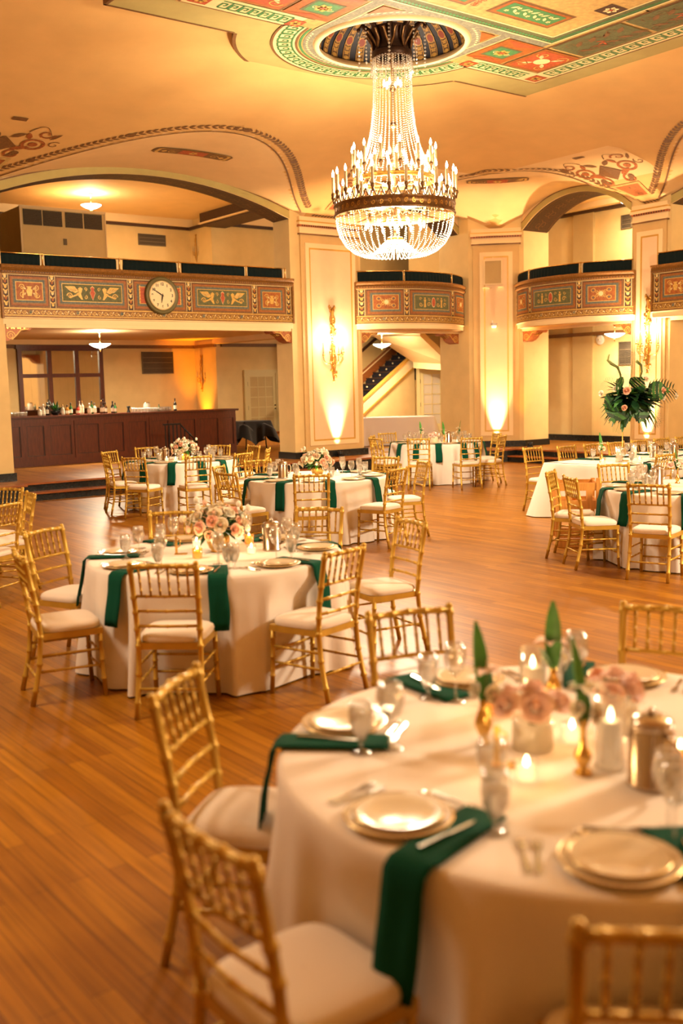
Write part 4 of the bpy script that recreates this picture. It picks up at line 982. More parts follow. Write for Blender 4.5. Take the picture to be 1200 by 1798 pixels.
# uplights standing on the plinths
def uplight(a, b, th, power, label, z=HP, aim_out=.02, color=PINK, spot=46):
    t = thing('uplight', label, 'uplight', W(a, b, z), ROT+th, 'small black floor uplights')
    m = MB(); m.box(-.07, .07, -.05, .05, 0, .035, 'black_metal'); m.build('base', t)
    m = MB(); m.lathe([(.055, .035), (.062, .05), (.062, .12), (.05, .12), (.05, .10), (0, .10)], 'black_metal', 14); m.build('can', t)
    lamp('uplight_beam', W(a, b, z+.14), power, color, .07, spot, local(a, b, th, 0, aim_out*3, z+3), 1.0)
uplight(14.22, WL-.18, 0, 1150, 'black uplight at the foot of the wide sconce pilaster')
uplight(18.675-.13, 18.025-.13, -pi/4, 1150, 'black uplight at the foot of the corner pilaster')
uplight(WR-.18, 13.83, -pi/2, 1150, 'black uplight at the foot of the side pilaster')
uplight(14.64, 25.92, -pi/2, 380, 'amber uplight behind the bar washing the return wall', HP, .06, AMBER, 56)
uplight(18.98, 17.2, -pi/4, 70, 'amber uplight tucked beside the corner pilaster', HP, .1, AMBER, 60)

# ================================================================== BAR, DOORS, STAIRS AND WALL FITTINGS
def grille(name, a, b, th, w_, h_, z, label, rows=3, group='wall air grilles'):
    t = thing(name, label, 'vent', W(a, b, z), ROT+th, group)
    m = MB(); m.box(-w_/2, w_/2, -.02, 0, -h_/2, h_/2, 'vent_dark'); m.build('backing', t)
    m = MB(); n = int(h_/.035)
    for k in range(n): z0 = -h_/2+.02+(h_-.04)*k/n; m.box(-w_/2+.01, w_/2-.01, -.034, -.018, z0, z0+.013, 'vent_metal')
    for k in range(rows+1): z0 = -h_/2+(h_-.02)*k/rows; m.box(-w_/2, w_/2, -.04, -.018, z0, z0+.02, 'vent_metal')
    m.box(-w_/2, -w_/2+.02, -.04, -.018, -h_/2, h_/2, 'vent_metal'); m.box(w_/2-.02, w_/2, -.04, -.018, -h_/2, h_/2, 'vent_metal'); m.build('louvre_frame', t)
    return t
grille('air_grille', 13.73, 26.5, 0, .98, .62, 2.68, 'wide metal air grille on the cream wall above the bar', 4)
grille('air_grille', 13.73, 26.5, 0, .84, .31, 6.08, 'small air grille on the gallery wall above the clock balcony')
grille('air_grille', 21.6, 16.36, -pi/2, .40, .58, 2.55, 'air grille at the back of the side alcove below the ceiling', 3)
grille('air_grille', 21.6, 16.36, -pi/2, .32, .34, 5.78, 'air grille on the gallery wall over the side alcove', 3)
ac = thing('air_handler', 'big cream service box with four dark grilles in the gallery over the bar', 'air handler', W(0, 0, 0), ROT)
m = MB(); m.box(8.70, 10.70, 23.0, 26.5, 3.43, 6.09, 'wall_paint'); m.box(8.68, 10.72, 22.98, 23.0, 6.04, 6.10, 'cream_trim'); m.box(8.66, 8.70, 22.98, 23.02, 3.43, 6.09, 'cream_trim'); m.box(10.70, 10.73, 22.98, 23.02, 3.43, 6.09, 'cream_trim'); m.build('casing', ac)
for x0, x1 in ((8.74, 9.17), (9.20, 9.65), (9.73, 10.15), (10.19, 10.63)):
    m = MB(); m.box(x0, x1, 22.985, 22.998, 5.68, 6.02, 'vent_dark')
    for k in range(12): m.box(x0, x1, 22.975, 22.987, 5.69+.028*k, 5.70+.028*k, 'vent_metal')
    m.build('grille', ac)
m = MB(); m.box(9.66, 9.74, 22.98, 22.998, 5.28, 5.42, 'vent_metal'); m.build('switch_plate', ac)
# mirror behind the bar
t = thing('bar_mirror', 'wide six-pane mirror in a dark wood frame on the wall behind the bar', 'mirror', W(0, 0, 0), ROT)
m = MB(); X = (9.72, 10.52, 11.28, 11.98); Zs = (1.2, 2.36, 3.06)
for x in X: m.box(x-.055, x+.055, 26.40, 26.5, 1.1, 3.12, 'mahogany')
for z in Zs: m.box(X[0], X[3], 26.405, 26.5, z-.05, z+.05, 'mahogany')
m.box(X[0]-.1, X[3]+.1, 26.36, 26.5, 3.06, 3.16, 'mahogany'); m.build('frame', t)
for i in range(3):
    for j in range(2):
        x0, x1, z0, z1 = X[i]+.055, X[i+1]-.055, Zs[j]+.05, Zs[j+1]-.05; s = .03
        m = MB(); m.box(x0, x1, 26.45, 26.46, z0, z1, 'mirror'); 
        for f in (.33, .67): m.box(x0+(x1-x0)*f-.003, x0+(x1-x0)*f+.003, 26.446, 26.45, z0, z1, 'mirror')
        m.build('mirror_pane', t)
# the bar
bar = thing('bar_counter', 'long panelled mahogany bar counter on the platform under the clock balcony', 'bar counter', W(0, 22.2, 0), ROT)
m = MB(); m.box(7.0, 13.60, .04, .55, HP, 1.37, 'mahogany'); m.box(7.0, 13.62, .0, .04, HP, HP+.13, 'mahogany'); m.box(7.0, 13.62, .0, .04, 1.28, 1.37, 'mahogany'); m.build('carcass', bar)
m = MB(); m.box(6.95, 13.68, -.06, .62, 1.37, 1.405, 'mahogany'); m.box(6.95, 13.68, -.045, .6, 1.355, 1.37, 'dark_wood'); m.build('counter_top', bar)
xs = [7.0, 7.48, 8.15, 8.69, 9.32, 9.99, 10.61, 11.20, 11.79, 12.52, 13.17, 13.62]
for i in range(len(xs)-1):
    x0, x1 = xs[i], xs[i+1]; m = MB(); g = .012 if i in (1, 4, 7) else 0
    m.box(x0+g, x0+.07, -.005, .042, HP+.13, 1.28, 'mahogany'); m.box(x1-.07, x1, -.005, .042, HP+.13, 1.28, 'mahogany'); m.box(x0+.07, x1-.07, -.005, .042, HP+.13, HP+.22, 'mahogany'); m.box(x0+.07, x1-.07, -.005, .042, 1.19, 1.28, 'mahogany')
    m.box(x0+.075, x0+.088, .008, .042, HP+.22, 1.19, 'dark_wood'); m.box(x1-.088, x1-.075, .008, .042, HP+.22, 1.19, 'dark_wood'); m.box(x0+.088, x1-.088, .008, .042, 1.177, 1.19, 'dark_wood'); m.box(x0+.088, x1-.088, .008, .042, HP+.22, HP+.233, 'dark_wood')
    m.box(x0+.088, x1-.088, .022, .044, HP+.233, 1.177, 'mahogany'); m.build('panel', bar)
# bottles on the bar: body, neck and shoulder from one profile, each its own glass, label and cap
def bottle(a, b, h, r, glass, cap, label, lab=True, pour=False):
    t = thing('bottle', label, 'bottle', W(a, b, 1.405), ROT, 'bottles on the bar')
    m = MB(); m.lathe([(r*.9, 0), (r, .01), (r, h*.55), (r*.8, h*.64), (r*.36, h*.72), (r*.33, h*.9), (r*.4, h*.91), (r*.4, h*.95), (0, h*.95)], glass, 12); m.build('body', t)
    if lab: m = MB(); m.lathe([(r*1.02, h*.14), (r*1.02, h*.44)], 'book_label', 12, cap=False); m.build('paper_label', t)
    m = MB(); m.lathe([(r*.42, h*.86), (r*.42, h), (0, h)] if not pour else [(r*.3, h*.94), (r*.2, h*1.04), (r*.1, h*1.1), (0, h*1.1)], cap, 8); m.build('cap', t)
BOT = [(8.60, .20, .045, 'bottle_clear', 'black_metal', 'squat clear bottle with a dark cap, first of the bar bottles'), (8.72, .26, .04, 'bottle_clear', 'white_metal', 'clear bottle with a pale cap beside the squat bottle'), (8.84, .30, .036, 'bottle_black', 'black_metal', 'dark slim bottle near the plant end of the bar'),
       (9.14, .24, .042, 'bottle_clear', 'brass', 'clear bottle with a brass cap in the bar row'), (9.28, .22, .045, 'bottle_amber', 'black_metal', 'short amber bottle in the bar row'), (9.40, .27, .04, 'glass_green', 'black_metal', 'dark green bottle left of the red bottle'),
       (9.50, .21, .045, 'bottle_red', 'black_metal', 'short red bottle on the bar'), (9.58, .32, .036, 'bottle_clear', 'black_metal', 'tall clear bottle with a pourer right after the red one'), (9.68, .31, .038, 'bottle_clear', 'brass', 'tall clear bottle with a brass cap'),
       (9.78, .25, .046, 'bottle_clear', 'white_metal', 'broad clear bottle with a white cap'), (9.88, .30, .038, 'glass_green', 'black_metal', 'green bottle among the clear ones on the bar'), (9.98, .25, .045, 'bottle_clear', 'black_metal', 'white-labelled clear bottle on the bar'),
       (10.08, .31, .038, 'glass_brown', 'brass', 'tall brown bottle with a brass top'), (10.16, .33, .036, 'bottle_black', 'black_metal', 'tallest black bottle in the bar row'), (10.25, .26, .045, 'glass_brown', 'black_metal', 'brown bottle with a cream label near the end of the row'),
       (10.36, .28, .042, 'bottle_black', 'black_metal', 'black bottle second from the end of the row'), (10.46, .24, .04, 'glass_green', 'black_metal', 'green bottle at the end of the bar row')]
for i, (a, h, r, g, c, lb) in enumerate(BOT): bottle(a-.05*0, 22.42+.08*((i*7) % 3-1), h, r, g, c, lb, True, 'pourer' in lb)
bottle(12.03, 22.40, .30, .038, 'bottle_black', 'black_metal', 'lone dark wine bottle standing apart near the free end of the bar')
bottle(11.60, 22.42, .17, .028, 'glass_green', 'black_metal', 'small green bottle beside the stacked bar glasses', False)
t = thing('bar_jigger', 'black hourglass bar jigger on the counter right of the bottles', 'jigger', W(10.78, 22.38, 1.405), ROT); m = MB(); m.lathe([(.05, 0), (.045, .01), (.022, .075), (.022, .09), (.05, .15), (.042, .15), (.018, .09), (0, .085)], 'black_metal', 14); m.build('cup', t)
m = MB(); m.lathe([(.024, .075), (.027, .083), (.024, .09)], 'black_metal', 14, cap=False); m.build('collar', t)
tg = MB(); tg.lathe([(.030, 0), (.034, .005), (.038, .105), (.035, .105), (.031, .012), (0, .010)], 'clear_glass', 12, cap=False); tgm = tg.mesh('bar_tumbler')
def tumbler(a, b, grp): o = link('bar_tumbler', tgm, None, W(a, b, 1.405), ROT); tag(o, 'plain clear tumbler in the rows of glasses ' + grp, 'tumbler', 'bar tumblers ' + grp)
for k in range(18): tumbler(10.92+.083*(k % 9), 22.36+.09*(k//9), 'right of the black jigger')
for k in range(10): tumbler(7.95+.083*(k % 5), 22.36+.09*(k//5), 'at the mirror end of the bar')
for k in range(8): tumbler(11.70+.08*(k % 4)-.0, 22.50+.09*(k//4), 'behind the lone wine bottle')
t = thing('glass_jar', 'wide clear glass jar among the bar tumblers', 'jar', W(11.38, 22.62, 1.405), ROT); m = MB(); m.lathe([(.075, 0), (.08, .01), (.08, .17), (.065, .19), (.065, .2)], 'bowl_glass', 16, cap=False); m.build('body', t); m = MB(); m.lathe([(.07, .2), (.072, .215), (0, .225)], 'steel', 16); m.build('lid', t)
# a bowl of greenery on the bar
t = thing('bar_plant', 'small leafy green plant in a dark bowl among the bar bottles', 'plant', W(9.05, 22.55, 1.405), ROT)
m = MB(); m.lathe([(.06, 0), (.11, .05), (.12, .10), (.10, .10), (0, .08)], 'black_metal', 14); m.build('pot', t); d = MB()
for k in range(46):
    q = R.random()*6.28; e = R.random()*1.1; L_ = .16+.16*R.random(); v = Vector((cos(q)*cos(e), sin(q)*cos(e), sin(e)+.25)).normalized(); p = Vector((0, 0, .09)); s = v.cross(Vector((0, 0, 1))).normalized()*.022
    d.face([p, p+v*L_*.5+s, p+v*L_-Vector((0, 0, .03)), p+v*L_*.5-s], 'leaf_dark' if k % 3 else 'leaf_bright')
d.build('foliage', t)
# black handrail in front of the bar
t = thing('stair_handrail', 'short dark iron handrail with balusters in front of the bar', 'handrail', W(11.14, 21.3, HP), ROT)
m = MB(); m.box(-.03, .42, -.02, .02, .80, .84, 'black_metal'); m.tube([(.40, 0, .82), (.86, 0, .36)], .02, 'black_metal', 8); m.build('rail', t)
for k in range(5):
    x = .02+.10*k if k < 5 else 0; m = MB(); m.box(x-.011, x+.011, -.011, .011, 0, .81, 'black_metal'); m.build('baluster', t)
for k in range(3): x = .52+.12*k; m = MB(); m.box(x-.011, x+.011, -.011, .011, 0, .82-(x-.40), 'black_metal'); m.build('baluster', t)
# black-draped side table and the landing before the door
m = MB(); m.box(15.2, 16.15, 24.0, 25.25, HP, .66, 'pine'); m.box(15.15, 16.2, 23.96, 25.25, .64, .68, 'step_wood'); struct('floor_landing', m)

def cloth(name, out, zt, zb, nf, amp, flare, mt, corners=None, seed=0, rows=14, rnd=.02):
    """a cloth draped over a table whose edge runs along OUT (closed, anticlockwise)"""
    N = len(out); rr = random.Random(seed); m = MB(); k = m.mi(mt); ph = [rr.random()*6.28 for _ in range(4)]; L = [0]
    for i in range(N): p, q = out[i], out[(i+1) % N]; L.append(L[-1]+hypot(q[0]-p[0], q[1]-p[1]))
    T = L[-1]; nr = []
    for i in range(N):
        p, q = out[i-1], out[(i+1) % N]; l = hypot(q[0]-p[0], q[1]-p[1]) or 1; nr.append(((q[1]-p[1])/l, -(q[0]-p[0])/l))
    cw = [0]*N
    if corners:
        for i in range(N): cw[i] = max(math.exp(-(hypot(out[i][0]-c[0], out[i][1]-c[1])/.16)**2) for c in corners)
    rowsd = [(-.10, zt), (-rnd, zt), (-rnd*.3, zt-rnd*.3), (0, zt-rnd)]
    for j in range(1, rows+1): rowsd.append((None, zt-rnd-(zt-rnd-zb)*j/rows))
    for off, z in rowsd:
        t = (zt-rnd-z)/(zt-rnd-zb)
        for i in range(N):
            s = 2*pi*L[i]/T; o = off if off is not None else 0
            if off is None:
                w_ = sin(nf*s+ph[0]+.8*sin(3*s+ph[1]))+.45*sin(nf*1.7*s+ph[2])
                o = flare*t+amp*(t**.8)*(w_)+cw[i]*.20*t+.004
                o = max(o, .003)
            m.v.append((out[i][0]+nr[i][0]*o, out[i][1]+nr[i][1]*o, z))
    for j in range(len(rowsd)-1):
        for i in range(N): a, b = i, (i+1) % N; m.f.append([j*N+a, (j+1)*N+a, (j+1)*N+b, j*N+b]); m.m.append(k); m.sm.append(True)
    m.f.append(list(range(N))); m.m.append(k); m.sm.append(True)
    return m
def circle(r, n=168): return [(r*cos(2*pi*i/n), r*sin(2*pi*i/n)) for i in range(n)]
def rect(hx, hy, step=.03):
    P = []
    for (x0, y0, x1, y1) in ((-hx, -hy, hx, -hy), (hx, -hy, hx, hy), (hx, hy, -hx, hy), (-hx, hy, -hx, -hy)):
        n = int(hypot(x1-x0, y1-y0)/step); P += [(x0+(x1-x0)*i/n, y0+(y1-y0)*i/n) for i in range(n)]
    return P
def four(hx, hy): return [(-hx, -hy), (hx, -hy), (hx, hy), (-hx, hy)]
def plain_table(name, hx, hy, h, loc, rot, label):
    t = thing(name, label, 'table', loc, rot); m = MB(); m.box(-hx, hx, -hy, hy, h-.035, h-.006, 'pine'); m.build('tabletop', t)
    for sx in (-1, 1):
        for sy in (-1, 1): m = MB(); m.tube([(sx*(hx-.08), sy*(hy-.08), 0), (sx*(hx-.12), sy*(hy-.12), h-.035)], .018, 'black_metal', 8); m.build('leg', t)
    return t
lc = (14.68, 23.2); plain_table('side_table', .40, .35, .74, W(*lc, HP), ROT, 'small side table hidden under the black cloth at the end of the bar')
m = cloth('x', rect(.42, .37), .742, .12, 9, .02, .05, 'black_cloth', four(.42, .37), 5)
for i, v in enumerate(m.v):                          # the near corner hangs in a point
    if v[2] < .5: m.v[i] = (v[0], v[1], v[2]+.22*(.5+.5*sin(5*atan2(v[1], v[0])+1.2)))
o = m.build('black_tablecloth', None, W(*lc, HP), ROT); tag(o, 'black cloth draped over the side table at the end of the bar', 'tablecloth')

def glazed_door(label, loc, rot, wd_, ht, cols, rows, pane):
    t = thing('glazed_door', label, 'door', loc, rot); t['kind'] = 'thing'
    m = MB()
    for x0, x1 in ((-wd_/2-.10, -wd_/2), (wd_/2, wd_/2+.10)): m.box(x0, x1, -.05, .03, 0, ht+.10, 'door_paint')
    m.box(-wd_/2, wd_/2, -.05, .03, ht, ht+.10, 'door_paint'); m.build('door_frame', t)
    m = MB(); s = .10; zb = .42; m.box(-wd_/2, -wd_/2+s, -.03, .01, 0, ht, 'door_paint'); m.box(wd_/2-s, wd_/2, -.03, .01, 0, ht, 'door_paint'); m.box(-wd_/2+s, wd_/2-s, -.03, .01, 0, zb, 'door_paint'); m.box(-wd_/2+s, wd_/2-s, -.03, .01, ht-s, ht, 'door_paint')
    W_ = wd_-2*s; H_ = ht-s-zb
    for k in range(1, cols): x = -W_/2+W_*k/cols; m.box(x-.012, x+.012, -.03, .01, zb, ht-s, 'door_paint')
    for k in range(1, rows): z = zb+H_*k/rows; m.box(-W_/2, W_/2, -.03, .01, z-.012, z+.012, 'door_paint')
    m.build('door_leaf', t)
    m = MB(); m.box(-W_/2, W_/2, -.012, -.006, zb, ht-s, pane); m.build('glass', t)
    m = MB()
    for z in (.95, 1.05): m.ball((wd_/2-.05, -.055, z), .022, 'dark_bronze', 8, 6)
    m.tube([(wd_/2-.05, -.03, .95), (wd_/2-.05, -.055, .95)], .012, 'dark_bronze', 6); m.build('handle', t)
    for z in (.35, ht/2, ht-.3): m = MB(); m.box(-wd_/2-.012, -wd_/2+.012, -.045, -.028, z-.06, z+.06, 'dark_bronze'); m.build('hinge', t)
    return t
glazed_door('cream fifteen-pane glazed door beside the end of the bar', W(16.42, 25.29, .34), ROT, .98, 1.98, 3, 5, 'pane_glass')
m = MB(); m.box(15.9, 17.0, 25.27, 25.30, .75, 2.3, 'wall_tan'); struct('wall_hall_door_back', m)

# ---- staircase seen through the bowed balcony's opening
SO = (0.69, 29.0); SR = pi/4
st = thing('staircase', 'dark carpeted staircase with a cream stringer climbing behind the bowed balcony', 'staircase', (*SO, 0), SR)
sl = .592; m = MB(); n = 20; run = .287
for k in range(n):
    s0 = -1.6+run*k; z1 = 1.36+sl*s0
    if z1-HP < .05: continue
    m.box(s0, s0+run+.02, .0, 1.10, max(HP, z1-.6), z1, 'stair_carpet'); m.box(s0-.02, s0+.01, .0, 1.10, z1-.022, z1+.004, 'dark_umber')
m.build('carpeted_steps', st)
m = MB(); zl = lambda s: 1.15+sl*s
m.prism([(-1.9, zl(-1.9)), (2.6, zl(2.6)), (2.6, zl(2.6)+.34), (-1.9, zl(-1.9)+.34)], -.07, 0, 'cream_trim', 'y'); m.prism([(-1.9, zl(-1.9)+.34), (2.6, zl(2.6)+.34), (2.6, zl(2.6)+.40), (-1.9, zl(-1.9)+.40)], -.10, .02, 'gold_line', 'y'); m.prism([(-1.9, zl(-1.9)-.03), (2.6, zl(2.6)-.03), (2.6, zl(2.6)+.02), (-1.9, zl(-1.9)+.02)], -.09, 0, 'gold_line', 'y'); m.build('stringer', st)
m = MB(); m.prism([(-1.9, zl(-1.9)+.15), (3.0, zl(3.0)+.15), (3.0, zl(3.0)+.50), (-1.9, zl(-1.9)+.50)], 1.06, 1.12, 'step_wood', 'y'); m.prism([(-1.9, zl(-1.9)+.42), (3, zl(3)+.42), (3, zl(3)+.46), (-1.9, zl(-1.9)+.46)], 1.05, 1.12, 'cream_trim', 'y'); m.build('far_skirting', st)
m = MB(); m.tube([(-1.9, 1.04, zl(-1.9)+1.12), (3.0, 1.04, zl(3.0)+1.12)], .045, 'dark_wood', 8); m.build('handrail', st)
m = MB()
for k in range(1, 12): s0 = -1.6+run*(k+4); m.ball((s0-.03, .75, 1.36+sl*s0-.09), .028, 'cream_trim', 6, 4)
m.build('carpet_stud', st); 
m = MB(); m.prism([(-1.9, HP), (2.18, HP), (2.18, zl(2.18)), (-1.9, zl(-1.9))], -.04, 0, 'wall_paint', 'y'); struct('wall_under_stair', m, (*SO, 0), SR)
m = MB(); m.box(-.45, 4.6, 1.12, 1.25, HP, 7, 'wall_tan'); struct('wall_stair_far', m, (*SO, 0), SR)
m = MB(); m.box(2.15, 5.2, 30.62, 30.8, HP, 7, 'wall_paint'); struct('wall_stair_door', m, (0, 0, 0), 0)
def atY(u, v, Y):
    r = _F + _R*((u-600)/FPX) - _U*((v-899)/FPX); return Vector((0, 0, CH)) + r*(Y/r.y)
A0, A1, B1, B0 = atY(655, 590, 30.2), atY(726, 636, 30.2), atY(790, 640, 28.2), atY(738, 590, 28.2); up = Vector((0, 0, .2)); m = MB()
for q in ([A0, A1, B1, B0], [A0+up, B0+up, B1+up, A1+up], [A0, A0+up, A1+up, A1], [B0, B1, B1+up, B0+up]): m.face(q, 'lunette_plaster')
dn = Vector((0, 0, -.17)); m.face([A1, A1+dn, B1+dn, B1], 'cream_trim'); e_ = Vector((.5, .3, 0)); m.face([A1+dn, A1+dn+e_, B1+dn+e_, B1+dn], 'cream_trim'); m.face([A1, B1, B1+e_, A1+e_], 'cream_trim'); struct('ceiling_stair_soffit', m, (0, 0, 0), 0)
glazed_door('narrow pale glazed door beyond the staircase', (2.90, 30.60, HP), 0, .95, 1.98, 3, 5, 'bowl_glass')
tc = px(702, 782, HP); trot = 0.0
plain_table('buffet_table', .93, .36, .745, (tc.x, tc.y+.36, HP), trot, 'long buffet table hidden under the pale cloth before the stairs')
m = cloth('x', rect(.95, .38), .75, .015, 8, .006, .015, 'linen_sheer', four(.95, .38), 8); o = m.build('tablecloth', None, (tc.x, tc.y+.36, HP), trot); tag(o, 'pale floor-length cloth on the buffet table in front of the stairs', 'tablecloth')

# framed panel and little fixture on the corner pilaster, disc in the alcove
CPX = (18.675, 18.025, -pi/4)
def cp(x, y, z): return local(*CPX, x, y, z)
t = thing('framed_panel', 'small cream-framed brown cloth panel high on the corner pilaster', 'framed panel', cp(-.075, -.066, 4.575), ROT-pi/4)
m = MB()
for x0, x1, z0, z1 in ((-.23, .23, .27, .305), (-.23, .23, -.305, -.27), (-.23, -.195, -.27, .27), (.195, .23, -.27, .27)): m.box(x0, x1, -.05, 0, z0, z1, 'cream_trim')
m.build('frame', t); m = MB(); m.box(-.195, .195, -.02, 0, -.27, .27, 'wall_tan'); m.build('cloth', t); m = MB(); m.box(-.012, .012, -.03, 0, .305, .36, 'cream_trim'); m.build('hanger', t)
m = MB(); m.box(-.26, -.04, -.06, 0, -.37, -.35, 'cream_trim'); m.build('shelf_strip', t); m = MB(); m.box(.10, .25, -.06, 0, -.36, -.34, 'cream_trim'); m.build('shelf_strip', t)
t = thing('wall_spotlight', 'tiny white cup-shaped fixture on the face of the corner pilaster', 'fixture', cp(-.06, -.066, 3.29), ROT-pi/4)
m = MB(); m.lathe([(.05, -.06), (.085, .05), (.07, .05), (0, .03)], 'white_metal', 14, (0, -.08, 0)); m.build('cup', t); m = MB(); m.box(-.05, -.02, -.09, 0, .03, .12, 'white_metal'); m.build('arm', t)
t = thing('wall_disc', 'round white disc detector high on the alcove back wall', 'detector', W(21.595, 17.15, 2.92), ROT-pi/2); m = MB(); m.lathe([(0, 0), (.13, 0), (.13, .03), (.10, .05), (0, .055)], 'white_metal', 24); m.v = [(x, -z, y) for x, y, z in m.v]; m.build('cover', t)
m = MB(); m.lathe([(0, .05), (.03, .05), (.03, .062), (0, .065)], 'white_metal', 12); m.v = [(x, -z, y) for x, y, z in m.v]; m.build('lens', t)

# ================================================================== CHAIRS
def node_tube(m, pts, r, n=8, nodes=()):
    """a turned bamboo-like rod with raised nodes at the fractions NODES"""
    pts = [Vector(p) for p in pts]; L = [0]
    for i in range(len(pts)-1): L.append(L[-1]+(pts[i+1]-pts[i]).length)
    ts = sorted(set([l/L[-1] for l in L]+[t+d for t in nodes for d in (-.014, -.006, .006, .014) if 0 < t+d < 1])); P, Q = [], []
    for t in ts:
        s = t*L[-1]; i = max(j for j in range(len(pts)-1) if L[j] <= s+1e-9); u = (s-L[i])/(L[i+1]-L[i]); P.append(pts[i].lerp(pts[i+1], u))
        Q.append(r*(1.28 if any(abs(t-x) < .008 for x in nodes) else 1))
    m.tube(P, Q, 'chair_gold', n)
def make_chair():
    t = thing('chiavari_chair', 'x', 'chair')
    m = MB()                                         # seat frame, wider at the front
    fr = [(-.185, -.19), (.185, -.19), (.205, .20), (-.205, .20)]
    m.prism(fr, .395, .435, 'chair_gold'); m.build('seat', t)
    m = MB(); k = m.mi('cushion_ivory')
    def cu(u, v):
        a = 2*pi*u; c, s = cos(a), sin(a); e = .42; X = abs(c)**e*(1 if c > 0 else -1); Y = abs(s)**e*(1 if s > 0 else -1); y = .005+.195*Y; hw = .190+.018*(y+.19)/.39
        pr = [(1.0, .437), (1.025, .455), (.99, .474), (.88, .486), (.6, .492), (.01, .494)][min(5, int(round(v*5)))]
        return (hw*X*pr[0]*.99, .005+.195*Y*pr[0], pr[1])
    m.grid(cu, 36, 5, 'cushion_ivory', cu=True); m.build('cushion', t)
    for s in (-1, 1):
        m = MB(); node_tube(m, [(s*.190, .185, .40), (s*.193, .19, .2), (s*.198, .20, 0)], .0155, 8, (.12, .42, .72)); m.build('leg', t)
        m = MB(); node_tube(m, [(s*.192, -.255, 0), (s*.186, -.20, .24), (s*.183, -.182, .43), (s*.186, -.20, .62), (s*.192, -.255, .905)], .0165, 8, (.10, .28, .46, .57, .68, .78, .97)); m.ball((s*.192, -.256, .908), .017, 'chair_gold', 8, 5); m.build('back_post', t)
    yb = lambda z: -.20-.055*((z-.62)/.285) if z > .62 else -.182-.018*((z-.43)/.19)
    m = MB(); node_tube(m, [(-.195, -.253, .892), (0, -.272, .897), (.195, -.253, .892)], .0145, 8, (.12, .3, .5, .7, .88)); m.build('top_rail', t)
    for z in (.715, .625, .535):
        m = MB(); y = yb(z); node_tube(m, [(-.188, y, z), (0, y-.012, z), (.188, y, z)], .0095, 7, (.2, .5, .8)); m.build('back_rail', t)
    m = MB()
    for k in range(6):
        x = -.138+.0552*k; node_tube(m, [(x, yb(.715)-.009, .715), (x*1.02, -.266, .893)], .0075, 6, (.2, .5, .8))
    m.build('spindle_lattice', t)
    for pts_l in ([(-.195, .193, .27), (.195, .193, .27)], [(-.196, .196, .16), (.196, .196, .16)], [(-.188, -.22, .17), (.188, -.22, .17)]):
        m = MB(); node_tube(m, pts_l, .0085, 6, (.25, .5, .75)); m.build('stretcher', t)
    for s in (-1, 1):
        m = MB()
        for z in (.30, .20): node_tube(m, [(s*.192, .19, z), (s*.186, -.21+.02*(z > .25), z)], .0085, 6, (.25, .5, .75))
        m.build('side_stretcher', t)
    return t
CHAIR = make_chair(); CHAIR.scale = (1.02, 1.0, 1.028)
TN = {'1': 'foreground table', '2': 'second-nearest table', '3': 'sconce-pier table', '4': 'table before the bar', '5': 'far balcony table', 'E': 'long head table', 'F': 'high-chair table', 'L': 'cropped left-edge table'}
TC = {'1': (.76, 3.16, .985), '2': (-.90, 7.20, .90), '3': (-.32, 13.22, .925), '4': (-2.63, 16.95, .915), '5': (1.93, 20.25, .915), 'F': (3.70, 10.84, .905), 'L': (-4.42, 9.8, .905)}
CHAIRS = {}                                          # table -> [(x, y, facing in degrees, phrase)]
def chair(tb, x, y, deg, phrase, full=None):
    f = radians(deg); x *= .976; y *= .976
    if tb in TC:                                     # keep every back clear of its table's rim
        cx, cy, r = TC[tb]; q = hypot(x-cx, y-cy); k = max(1, (r+.27)/q); x, y = cx+(x-cx)*k, cy+(y-cy)*k
    ox, oy = x+.25*cos(f), y+.25*sin(f)
    CHAIRS.setdefault(tb, []).append((ox, oy, f, phrase))
    dup(CHAIR, (ox, oy, 0), f-pi/2, 'gold ivory-cushioned chiavari chair: '+phrase+' of the '+TN[tb], 'gold chairs at the '+TN[tb])
for r in ((-.33, 2.28, 38, 'near chair, dark-backed'), (-.60, 3.53, -14, 'chair by the open floor'), (.63, 1.82, 87, 'chair cropped by the lower edge'), (.30, 4.58, -71, 'far chair nearer the second-nearest table'), (1.46, 4.51, -117, 'far chair cropped at the side')): chair('1', *r)
for r in ((-1.07, 6.0, 85, 'chair turned back to the camera'), (.01, 6.37, 142, 'near right chair'), (.52, 7.65, -152, 'sideways chair out on the right'), (-.19, 8.58, -106, 'far chair behind the pitcher'), (-1.42, 8.59, -88, 'far chair hidden by flowers'), (-2.25, 7.66, -26, 'far left chair'), (-2.08, 6.51, 26, 'near left chair')): chair('2', *r)
for r in ((-.34, 11.85, 94, 'chair seen squarely from behind'), (.69, 12.39, 142, 'near right chair'), (1.08, 13.40, 194, 'edge-on right chair'), (.64, 14.42, -118, 'far right chair facing us'), (-1.12, 14.38, -62, 'far left chair facing us'), (-1.60, 13.45, -14, 'edge-on left chair'), (-1.38, 12.34, 42, 'near left chair')): chair('3', *r)
for r in ((-3.76, 16.43, 25, 'edge-on chair nearest the steps'), (-3.80, 17.34, -25, 'chair behind the edge-on one'), (-3.16, 15.62, 69, 'near left chair'), (-2.16, 15.58, 116, 'near right chair before the flowers'), (-3.26, 18.06, -66, 'far left chair'), (-2.29, 18.22, -105, 'far right chair'), (-1.52, 16.06, 142, 'chair towards the sconce pier'), (-1.52, 18.02, -145, 'chair by the black cloth'), (-1.20, 17.04, 176, 'outermost right chair')): chair('4', *r)
for r in ((1.46, 19.01, 80, 'near left chair'), (2.43, 18.86, 104, 'near right chair'), (3.06, 19.29, 150, 'right chair facing in'), (3.10, 20.20, -166, 'right chair by the corner pilaster'), (.68, 19.48, 34, 'left chair'), (.66, 20.40, -12, 'left chair behind another'), (1.44, 21.14, -66, 'far chair behind the flowers')): chair('5', *r)
